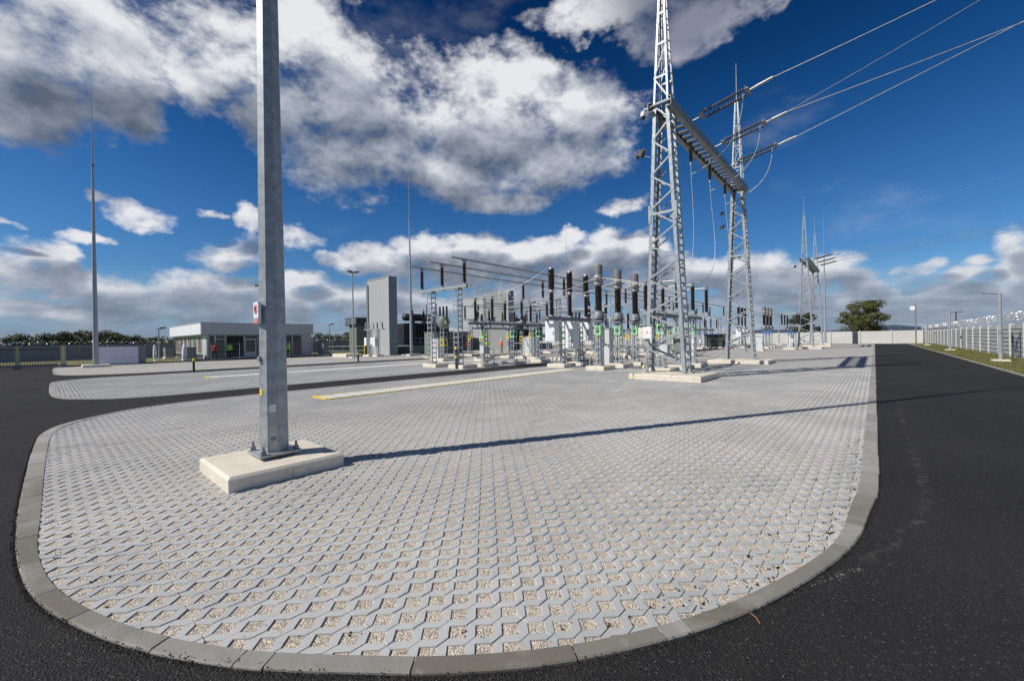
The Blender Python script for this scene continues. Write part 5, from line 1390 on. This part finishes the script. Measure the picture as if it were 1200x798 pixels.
# precast rear fence on the left: boards between posts, barbed wire on top
def board_fence(name, label, p0, p1, span, nb_, h, mb_, mp_, single=True, pw=.14):
    p0, p1 = Vector(p0), Vector(p1); L = (p1 - p0).length; n = int(L / span)
    t = thing(name, label, 'fence', p0, math.atan2(p1.y - p0.y, p1.x - p0.x))
    pm = MB().cbox(-pw / 2, pw / 2, -.11, .11, -.15, h + .05, .015).mesh('fence_post', M[mp_])
    bh = h / nb_; bm = MB(); y = .035
    bm.add([(pw / 2, -y - .030, .0), (span - pw / 2, -y - .030, .0), (span - pw / 2, -y + .012, bh), (pw / 2, -y + .012, bh), (pw / 2, y, 0), (span - pw / 2, y, 0), (span - pw / 2, y, bh), (pw / 2, y, bh)],
           [(0, 1, 2, 3), (4, 7, 6, 5), (0, 4, 5, 1), (3, 2, 6, 7), (0, 3, 7, 4), (1, 5, 6, 2)]) if single else bm.add([(pw / 2, -y, .012), (span - pw / 2, -y, .012), (span - pw / 2, -y - .012, bh * .5), (pw / 2, -y - .012, bh * .5), (pw / 2, -y, bh - .012), (span - pw / 2, -y, bh - .012),
            (pw / 2, y, .0), (span - pw / 2, y, .0), (pw / 2, y, bh), (span - pw / 2, y, bh), (pw / 2, -y + .02, 0), (span - pw / 2, -y + .02, 0), (pw / 2, -y + .02, bh), (span - pw / 2, -y + .02, bh)],
           [(0, 1, 2, 3), (3, 2, 5, 4), (4, 5, 13, 12), (10, 11, 1, 0), (12, 13, 9, 8), (7, 6, 8, 9), (6, 7, 11, 10)])
    me_ = bm.mesh('fence_board', M[mb_])
    for k in range(n + 1): inst('fence_post', pm, t, (k * span, 0, 0))
    for k in range(n):
        for j in range(nb_): inst('fence_board', me_, t, (k * span, random.uniform(-.004, .004), j * bh))
    return t, n
def coil(label, p0, p1, z, r, pitch, wire=.012, seg=14, rz_n=2):
    p0, p1 = Vector(p0), Vector(p1); L = (p1 - p0).length; d = (p1 - p0) / L; sd_ = Vector((-d.y, d.x, 0))
    m = MB()
    for q in range(rz_n):
        n = int(L / pitch * seg); pts = []
        for i in range(n):
            a = 2 * PI * i / seg * (1 if q else -1) + q * 1.3; s = L * i / n
            pts.append(p0 + d * s + sd_ * r * math.cos(a) + Vector((0, 0, z + r * math.sin(a) * (1 + .06 * math.sin(i * .37)))))
        m.tube(pts, wire, 3, False)
    rb_ = random.Random(5)
    for q in range(int(L / .05)):      # barbs
        a = rb_.uniform(0, 2 * PI); s = rb_.uniform(0, L); c = p0 + d * s + sd_ * r * math.cos(a) + Vector((0, 0, z + r * math.sin(a)))
        e = Vector((rb_.uniform(-1, 1), rb_.uniform(-1, 1), rb_.uniform(-1, 1))) * .035; e2 = Vector((e.z, e.x, e.y)) * .5
        m.add([c - e, c + e2, c + e, c - e2], [(0, 1, 2, 3)])
    m2 = m.build('razor_wire', 'razor'); tag(m2, label, 'razor wire', 'razor wire coils'); return m2
board_fence('precast_fence', 'long dark grey precast fence behind the lawn on the left', (-74, -20, -.06), (-74, 60, 0), 5.0, 6, 1.9, 'back_fence', 'back_fence')
coil('razor wire coil along the dark rear fence on the left', (-74, -8, 0), (-74, 60, 0), 2.15, .16, .45, .014, 8, 1)

# right hand fence: pale posts and boards
rf, n_ = board_fence('precast_fence', 'pale grey precast fence of horizontal boards along the grass strip on the right', (6.1, 99.5, -.02), (6.1, 28.4, -.02), 3.08, 8, 2.02, 'fence_board', 'fence_post')
coil('bright razor wire coil on the pale fence at the right', (6.25, 28, 0), (6.25, 100, 0), 2.50, .23, .34, .006, 12, 2)
am = thing('wire_brackets', 'slanted steel arms holding the razor wire on the pale fence', 'bracket', (6.15, 28.6, 2.05))
for k in range(24): MB().tube([(0, k * 3.08, 0), (.05, k * 3.08, .35), (-.12, k * 3.08, .62)], .015, 5).build('arm', 'steel', am)
m = MB()
for q in (.30, .55): m.tube([(.02, 0, q), (.02, 71, q)], .006, 3, False)
m.build('tension_wire', 'steel', am)
t = thing('dark_prop', 'dark bent steel prop leaning on the pale fence near the right edge', 'prop', (5.85, 36.1, 0))
MB().bar((0, .0, 0), (0, .15, 1.55), .06, .06).build('upright', 'fence_dark', t); MB().bar((0, -.5, .55), (0, .1, 1.5), .05, .05).build('stay', 'fence_dark', t)
# end wall
wl = thing('boundary_wall', 'long white precast boundary wall closing the yard behind the road and the gantries', 'wall', (6.1, 93.0, 0))
pm = MB().cbox(-.10, .10, -.14, .10, -.1, 2.22, .02).mesh('wall_post', M['fence_post']); pn = MB().box(.102, 3.898, -.06, .06, .0, 1.05).mesh('wall_panel', M['wall_white'])
for k in range(24):
    inst('wall_post', pm, wl, (-k * 4.0, 0, 0))
    for j in range(2): inst('wall_panel', pn, wl, (-(k + 1) * 4.0, 0, j * 1.06))
tag(MB().cbox(1.93, 2.23, 92.5, 92.8, -.05, 2.35, .02).build('gate_pillar', 'fence_dark'), 'black', 'post')
bpy.data.objects['gate_pillar']['label'] = 'dark square post standing in front of the white boundary wall'
bpy.data.objects['gate_pillar'].location = (-4.6, 0, 0)

# ------------------------------------------------------------------ lamp posts
def road_lamp(label, loc, h=3.62, rz=0):
    t = thing('lamp_post', label, 'street lamp', loc, rz, 'lamp posts on the grass strip')
    MB().cbox(-.32, .32, -.3, .3, -.1, .10, .03).build('foundation', 'concrete', t)
    MB().lathe((0, 0, 0), [(.085, .1), (.075, h * .6), (.062, h)], 12).build('pole', 'steel', t)
    hd = MB().bar((.03, 0, h - .03), (-.22, 0, h + .005), .07, .06, (0, 1, 0)).build('arm', 'steel_dark', t)
    MB().bar((-.20, 0, h + .01), (-.66, 0, h + .045), .22, .045, (0, 0, 1)).build('lamp_head', 'steel_dark', t)
    MB().bar((-.26, 0, h - .012), (-.62, 0, h + .014), .18, .008, (0, 0, 1)).build('diffuser', 'white', t)
    return t
rl = road_lamp('nearest galvanised lamp post with a flat head on the right hand grass strip', (5.05, 33.8, 0))
copy_tree(rl, (5.1, 54.0, 0), 'second lamp post along the right hand grass strip'); copy_tree(rl, (5.15, 76.0, 0), 'third, small lamp post far along the right hand grass strip')
t = thing('camera_pole', 'taller pole with a white dish at the far end of the road', 'pole', (4.9, 91.0, 0))
MB().lathe((0, 0, 0), [(.10, 0), (.07, 6.2)], 8).build('pole', 'green_cabinet', t); MB().lathe((-.35, -.1, 5.6), [(.02, .08), (.28, .02), (.34, -.05)], 14, axis='y').build('dish', 'white', t)
MB().bar((-.4, 0, 6.1), (.1, 0, 6.1), .06, .05).build('arm', 'steel_dark', t)
def park_lamp(label, loc, h, twin):
    t = thing('floodlight_pole', label, 'lamp post', loc, 0, 'floodlight poles')
    MB().cbox(-.4, .4, -.4, .4, -.05, .12, .03).build('foundation', 'concrete', t)
    MB().lathe((0, 0, 0), [(.09, .12), (.055, h)], 10).build('pole', 'steel', t)
    for s in ((-1, 1) if twin else (1,)):
        MB().bar((0, s * .1, h), (.1, s * .62, h + .05), .42, .16, (0, 0, 1)).build('lamp_head', 'steel_dark', t)
    MB().bar((0, -.25, h - .12), (0, .25, h - .12), .06, .06).build('cross_arm', 'steel', t)
    return t
park_lamp('thin pole with a double floodlight head left of the smooth fire wall', (-40.2, 21.0, 0), 8.8, True)
park_lamp('short lamp pole on the lawn left of the white building', (-57.5, 8.1, -.05), 3.5, False)
park_lamp('short lamp pole behind the right end of the white building', (-62, 28.6, 0), 4.4, False)
park_lamp('distant lamp pole between the lattice rows and the white wall', (-13.0, 88, 0), 5.0, False)

# bollards
def bollard(label, loc, h=.80):
    t = thing('bollard', label, 'bollard', loc, 0, 'black bollards')
    MB().lathe((0, 0, 0), [(.06, 0), (.06, h - .16)], 12).build('body', 'black', t)
    MB().lathe((0, 0, 0), [(.062, h - .159), (.062, h - .03), (.05, h)], 12).build('yellow_top', 'yellow', t)
    return t
b0 = bollard('black bollard with a yellow top on the kerb in front of the white building', (-29.6, 5.7, 0))
copy_tree(b0, (-30.5, 16.3, 0), 'black bollard with a yellow top below the thin double headed lamp pole')
t = thing('marker_post', 'tall dark post with yellow bands right of the nearest bus frame', 'post', (-17.55, 15.2, 0))
MB().box(-.05, .05, -.05, .05, 0, 1.25).build('post', 'fence_dark', t); MB().box(-.055, .055, -.056, .056, .62, .74).build('yellow_band', 'yellow', t); MB().box(-.055, .055, -.056, .056, 1.1, 1.24).build('yellow_band', 'yellow', t)
t = thing('yellow_marker', 'thin yellow marker rod in front of the grey green tank unit', 'rod', (-44.0, 24.3, 0)); MB().tube([(0, 0, 0), (0, 0, 1.35)], .05, 8).build('rod', 'yellow', t); MB().lathe((0, 0, 0), [(.14, 0), (.12, .05)], 10).build('foot', 'black', t)
t = thing('hand_rail', 'small steel hand rail beside the nearest green labelled disconnector column', 'railing', (-16.9, 17.2, 0))
for z in (.6, 1.05): MB().tube([(-.5, 0, z), (.35, 0, z)], .022, 6).build('rail', 'steel', t)
for x in (-.5, .35): MB().tube([(x, 0, 0), (x, 0, 1.05)], .022, 6).build('post', 'steel', t)

# cable loop on the paving by the second tower
tag(MB().tube(bez((-9.0, 28.5, .02), (-8.2, 27.6, .05), (-7.4, 27.0, .1), (-6.9, 27.3, .6), 12), .02, 6).build('earth_cable', 'steel_dark'), 'dark cable curling from the paving up to the second tower leg', 'cable')
tag(MB().tube(bez((-11.2, 34.6, .9), (-10.9, 34.2, -.3), (-9.9, 34.0, -.1), (-9.8, 34.8, 1.2), 12), .03, 6).build('hose_loop', 'black'), 'black hose hanging in a loop under the white relay cabinet', 'hose')

# utility poles beyond the fence
t = thing('wooden_pole', 'wooden line pole with a cross arm beyond the pale right hand fence', 'pole', (11.5, 113, 0))
MB().lathe((0, 0, 0), [(.13, 0), (.10, 5.6)], 8).build('pole', 'bark', t); MB().bar((-.9, 0, 5.45), (.9, 0, 5.45), .12, .12).build('cross_arm', 'bark', t)
t = thing('distant_pylon', 'faint lattice pylon on the horizon left of the far road corner', 'pylon', (9, 230, 0))
for a in (-1, 1): MB().tube([(a * 1.2, 0, 0), (a * .2, 0, 17), (0, 0, 20)], .04, 4).build('leg', 'green_cabinet', t)
for z in (14, 17): MB().bar((-2.5, 0, z), (2.5, 0, z), .07, .07).build('cross_arm', 'green_cabinet', t)

# ------------------------------------------------------------------ trees
def tree_meshes(seed, h, wd, nleaf, leaf, trunk_h=.25, clumps=26, flat=1.0, mat_='leaf_a', cr=(.10, .18)):
    r = random.Random(seed); tr = MB()
    base = Vector((0, 0, 0)); th = h * trunk_h
    tr.tube([(0, 0, -.3), (r.uniform(-.1, .1), 0, th * .6), (0, 0, th), (r.uniform(-.2, .2) * wd * .2, 0, h * .7)], [h * .035, h * .028, h * .024, h * .008], 8)
    cs = []
    for k in range(clumps):
        a = r.uniform(0, 2 * PI); rr = wd * .5 * math.sqrt(r.random()) * .86; zz = th * .8 + (h - th * .8) * (r.random() ** .85) * .93
        f_ = 1 - ((zz / h - .55) / .62) ** 2
        rr *= max(.25, f_); c = Vector((rr * math.cos(a), rr * math.sin(a), zz)); cs.append((c, wd * r.uniform(*cr)))
        tr.tube([(0, 0, th * r.uniform(.7, 1.2)), c * .5 + Vector((0, 0, th * .6)), c], [h * .014, h * .009, h * .003], 5, False)
    V = []; F = []
    for k in range(nleaf):
        c, rad = cs[r.randrange(len(cs))]
        v = Vector((r.gauss(0, 1), r.gauss(0, 1), r.gauss(0, 1))).normalized() * rad * r.uniform(.45, 1.08) ** .6; v.z *= .72 * flat
        p = c + v; n = (v.normalized() + Vector((r.uniform(-.7, .7), r.uniform(-.7, .7), r.uniform(-.3, .9)))).normalized()
        a = n.orthogonal().normalized(); a.rotate(Matrix.Rotation(r.uniform(0, 6.28), 3, n)); b = n.cross(a); s = leaf * r.uniform(.6, 1.3); o = len(V)
        V += [p - a * s, p - b * s * .5 - n * s * .1, p + a * s, p + b * s * .5 - n * s * .1]; F.append((o, o + 1, o + 2, o + 3))
    lf = MB(); lf.v = [tuple(v) for v in V]; lf.f = F; lf.smooth = [False] * len(F)
    return tr.mesh('trunk', M['bark']), lf.mesh('crown', M[mat_])
def tree(label, loc, me, sc=(1, 1, 1), rz=0, group=None):
    t = thing('broadleaf_tree', label, 'tree', loc, rz, group)
    a = inst('trunk', me[0], t); b = inst('crown', me[1], t); a.scale = b.scale = sc
    return t
big = tree_meshes(1, 9.7, 11.2, 14000, .19, .13, 80, cr=(.07, .14))
tree('single large round leafy tree behind the white boundary wall right of the far gantry', (-2.0, 131, 0), big)
tree('dark tree behind the boundary wall partly hidden by the far gantry', (-13.2, 128, 0), tree_meshes(2, 7.4, 8.0, 5000, .18, .22, 26, mat_='leaf_b'))
tm = [tree_meshes(10 + k, 3.8, 5.8, 3000, .16, .04, 30, mat_=('leaf_b', 'leaf_c', 'leaf_a')[k % 3]) for k in range(5)]
TR = [(-3.5, .95, 0, 'tree at the left picture edge beyond the rear fence'), (-1.0, .8, 3, 'small tree next to the left edge beyond the rear fence'), (1.4, 1.0, 0, 'dark tree above the middle of the palisade gate'), (3.6, 1.15, 2, 'tall tree above the right end of the palisade gate'),
      (6.2, .95, 1, 'yellow green tree just left of the slim mast on the far left'), (8.2, 1.15, 2, 'tree directly behind the slim mast on the far left'), (11.0, .95, 0, 'tree just right of the slim mast on the far left'), (13.4, .85, 4, 'low tree above the right end of the lilac banner'), (16.0, .9, 1, 'low tree between banner and lawn lamp'),
      (19, 1.0, 0, 'dark tree left of the short lawn lamp'), (21.6, .85, 4, 'small tree above the left corner of the white building'),
      (47.2, 1.05, 3, 'tree just right of the white building'), (51.5, 1.0, 1, 'olive tree right of the white building, beyond the rear fence'), (57.0, 1.2, 2, 'broad round tree left of the thin double headed lamp pole'), (62.0, 1.15, 0, 'dark round tree just left of the grey green tank unit')]
for k, (y, s, v, lab) in enumerate(TR):
    tree(lab, (-104 - (k * 37 % 9), y, 0), tm[v], (s * 1.15, s * 1.15, s), k * 1.7, 'trees beyond the rear fence')
hd = MB(); rr = random.Random(8)
for k in range(9000):
    y = rr.uniform(-30, 75); x = -112 - rr.random() * 6; z = rr.random() ** .7 * (2.2 + .7 * math.sin(y * .35) + .4 * math.sin(y * 1.3))
    a, b = rr.uniform(-.3, .3), rr.uniform(-.3, .3); s = rr.uniform(.15, .3)
    hd.add([(x, y - s, z), (x + a, y, z - s * .6), (x + .1, y + s, z), (x - b, y, z + s * .6)], [(0, 1, 2, 3)])
o = hd.build('hedgerow', 'leaf_b', kind='stuff'); o['label'] = 'dark hedgerow behind the rear fence on the left'; o['category'] = 'hedge'

# grass blades on the right verge and lawn edge
gv = MB(); rr = random.Random(12)
for k in range(26000):
    y = 16 + 66 * rr.random() ** 1.6; x = rr.uniform(4.02, 6.0) if rr.random() < .8 else rr.uniform(5.6, 6.05)
    h = rr.uniform(.03, .09) * (3.2 if x > 5.6 and math.sin(y * 1.7) > -.3 else 1); a = rr.uniform(0, 6.28); w_ = .012; lx, ly = rr.uniform(-.05, .05), rr.uniform(-.05, .05)
    gv.add([(x - w_ * math.cos(a), y - w_ * math.sin(a), -.01), (x + w_ * math.cos(a), y + w_ * math.sin(a), -.01), (x + lx, y + ly, h)], [(0, 1, 2)])
o = gv.build('grass_blades', 'grass', kind='stuff'); o['label'] = 'short rough grass on the strip between road and pale fence'; o['category'] = 'grass'

# ------------------------------------------------------------------ people
def person(label, loc, rz, h, top, legs, hat=None, lean=0.0, stride=0.0, armup=0.0):
    t = thing('person', label, 'person', loc, rz)
    k = h / 1.75
    J = {'pel': (0, 0, .95), 'waist': (0, -.01, 1.10), 'chest': (0, lean * .5, 1.32), 'neck': (0, lean, 1.49), 'head': (0, lean * 1.1 - .01, 1.60), 'crown': (0, lean * 1.1, 1.72)}
    for s, n in ((-1, 'l'), (1, 'r')):
        st = stride * s
        J.update({'hip' + n: (s * .10, 0, .90), 'knee' + n: (s * .12, st * .5 - .02, .50), 'ank' + n: (s * .12, st, .09), 'toe' + n: (s * .14, st - .14, .04),
                  'sh' + n: (s * .19, lean * .8, 1.42), 'el' + n: (s * .25, lean * .6 - armup * .15, 1.14), 'wr' + n: (s * .22, lean * .6 - .10 - armup * .28, .92 + armup * .25), 'hd' + n: (s * .21, lean * .6 - .15 - armup * .32, .86 + armup * .27)})
    ed = [('pel', 'waist'), ('waist', 'chest'), ('chest', 'neck'), ('neck', 'head'), ('head', 'crown')]
    for n in 'lr': ed += [('pel', 'hip' + n), ('hip' + n, 'knee' + n), ('knee' + n, 'ank' + n), ('ank' + n, 'toe' + n), ('chest', 'sh' + n), ('sh' + n, 'el' + n), ('el' + n, 'wr' + n), ('wr' + n, 'hd' + n)]
    rad = dict(pel=.14, waist=.13, chest=.155, neck=.058, head=.10, crown=.075, hip=.10, knee=.062, ank=.045, toe=.04, sh=.07, el=.045, wr=.032, hd=.042)
    names = list(J); idx = {n: i for i, n in enumerate(names)}
    me = bpy.data.meshes.new('body'); me.from_pydata([tuple(k * c for c in J[n]) for n in names], [(idx[a], idx[b]) for a, b in ed], [])
    me.materials.append(M['skin'])
    o = bpy.data.objects.new('body', me); C.objects.link(o); o.parent = t
    sk = o.modifiers.new('skin', 'SKIN')
    for n in names:
        r_ = rad[n] if n in rad else rad[n[:-1]]
        v = me.skin_vertices[0].data[idx[n]]; v.radius = (r_ * k, r_ * k * .8 if n in ('pel', 'waist', 'chest') else r_ * k); v.use_root = n == 'pel'
    sb = o.modifiers.new('sub', 'SUBSURF'); sb.levels = sb.render_levels = 1
    def P(n): return Vector(J[n]) * k
    m = MB(); m.tube([P('pel') + Vector((0, 0, -.08)), P('waist'), P('chest'), P('neck') - Vector((0, 0, .03))], [.19 * k, .175 * k, .21 * k, .10 * k], 12)
    for n in 'lr': m.tube([P('sh' + n), P('el' + n), P('wr' + n)], [.085 * k, .062 * k, .05 * k], 8)
    m.build('jacket', top, t)
    m = MB()
    for n in 'lr': m.tube([P('hip' + n) + Vector((0, 0, .06)), P('knee' + n), P('ank' + n)], [.12 * k, .082 * k, .065 * k], 8)
    m.build('trousers', legs, t)
    m = MB()
    for n in 'lr': m.tube([P('ank' + n) + Vector((0, .04, -.01)), P('toe' + n)], [.06 * k, .05 * k], 8)
    m.build('shoes', 'black', t)
    hp = P('head'); m = MB().lathe((hp.x, hp.y, 0), [(.125 * k, hp.z + .02 * k), (.125 * k, hp.z + .06 * k), (.10 * k, hp.z + .13 * k), (.03 * k, hp.z + .165 * k)], 12)
    m.build('helmet' if hat else 'hair', hat or 'black', t)
    m = MB().lathe((hp.x, hp.y - .105 * k, hp.z - .02 * k), [(.018 * k, 0), (.012 * k, -.02 * k)], 6, axis='y'); m.build('nose', 'skin', t)
    return t
person('worker seen from behind in an orange vest and white helmet in the yard', (-35.9, 38.7, 0), R(160), 1.78, 'orange', 'khaki', 'hat_white')
person('person in dark clothes standing right of the orange vested worker', (-35.4, 39.6, 0), R(120), 1.72, 'darkcoat', 'navy')
person('person in a red jacket and white helmet near the nearest bus frame', (-33.6, 31.0, 0), R(60), 1.78, 'redcoat', 'khaki', 'hat_white')
person('worker in a lime vest half hidden behind the nearest green labelled column', (-31.6, 31.8, 0), R(20), 1.72, 'hivis', 'navy', 'hat_blue')
person('worker in a lime vest and blue helmet striding past the white building front', (-54.1, 19.9, 0), R(0), 1.70, 'hivis', 'navy', 'hat_blue', -.1, .30, .4)
person('worker in a lime vest standing in the dark open doorway of the white building', (-55.2, 13.95, .05), R(60), 1.75, 'hivis', 'navy')
person('person in a red top behind the glass door of the white building', (-55.0, 12.5, .05), R(80), 1.70, 'redcoat', 'navy', None)

# ------------------------------------------------------------------ low service building behind the bus frames
sv = thing('service_building', 'low dark grey service building seen between the two grey fire walls', 'building', (-52.0, 35.8, 0))
MB().box(-6, 0, .0, 12.5, 0, 3.0).build('wall', 'back_fence', sv)
rfm = MB(); rfm.add([(-6.3, -.3, 3.01), (.3, -.3, 3.01), (.3, 12.8, 3.01), (-6.3, 12.8, 3.01), (-6.3, -.3, 4.1), (.3, -.3, 3.2), (.3, 12.8, 3.2), (-6.3, 12.8, 4.1)], [(3, 2, 1, 0), (4, 5, 6, 7), (0, 1, 5, 4), (1, 2, 6, 5), (2, 3, 7, 6), (3, 0, 4, 7)])
rfm.build('roof', 'frame', sv)
for k in range(4):
    f_ = MB().box(.002, .04, 1.0 + k * 2.9, 2.4 + k * 2.9, .9 if k % 2 else .05, 2.3).build('door' if k % 2 == 0 else 'window', 'fence_dark', sv)
    MB().box(.041, .05, 1.12 + k * 2.9, 2.28 + k * 2.9, 1.1, 2.2).build('pane', 'glass', f_)
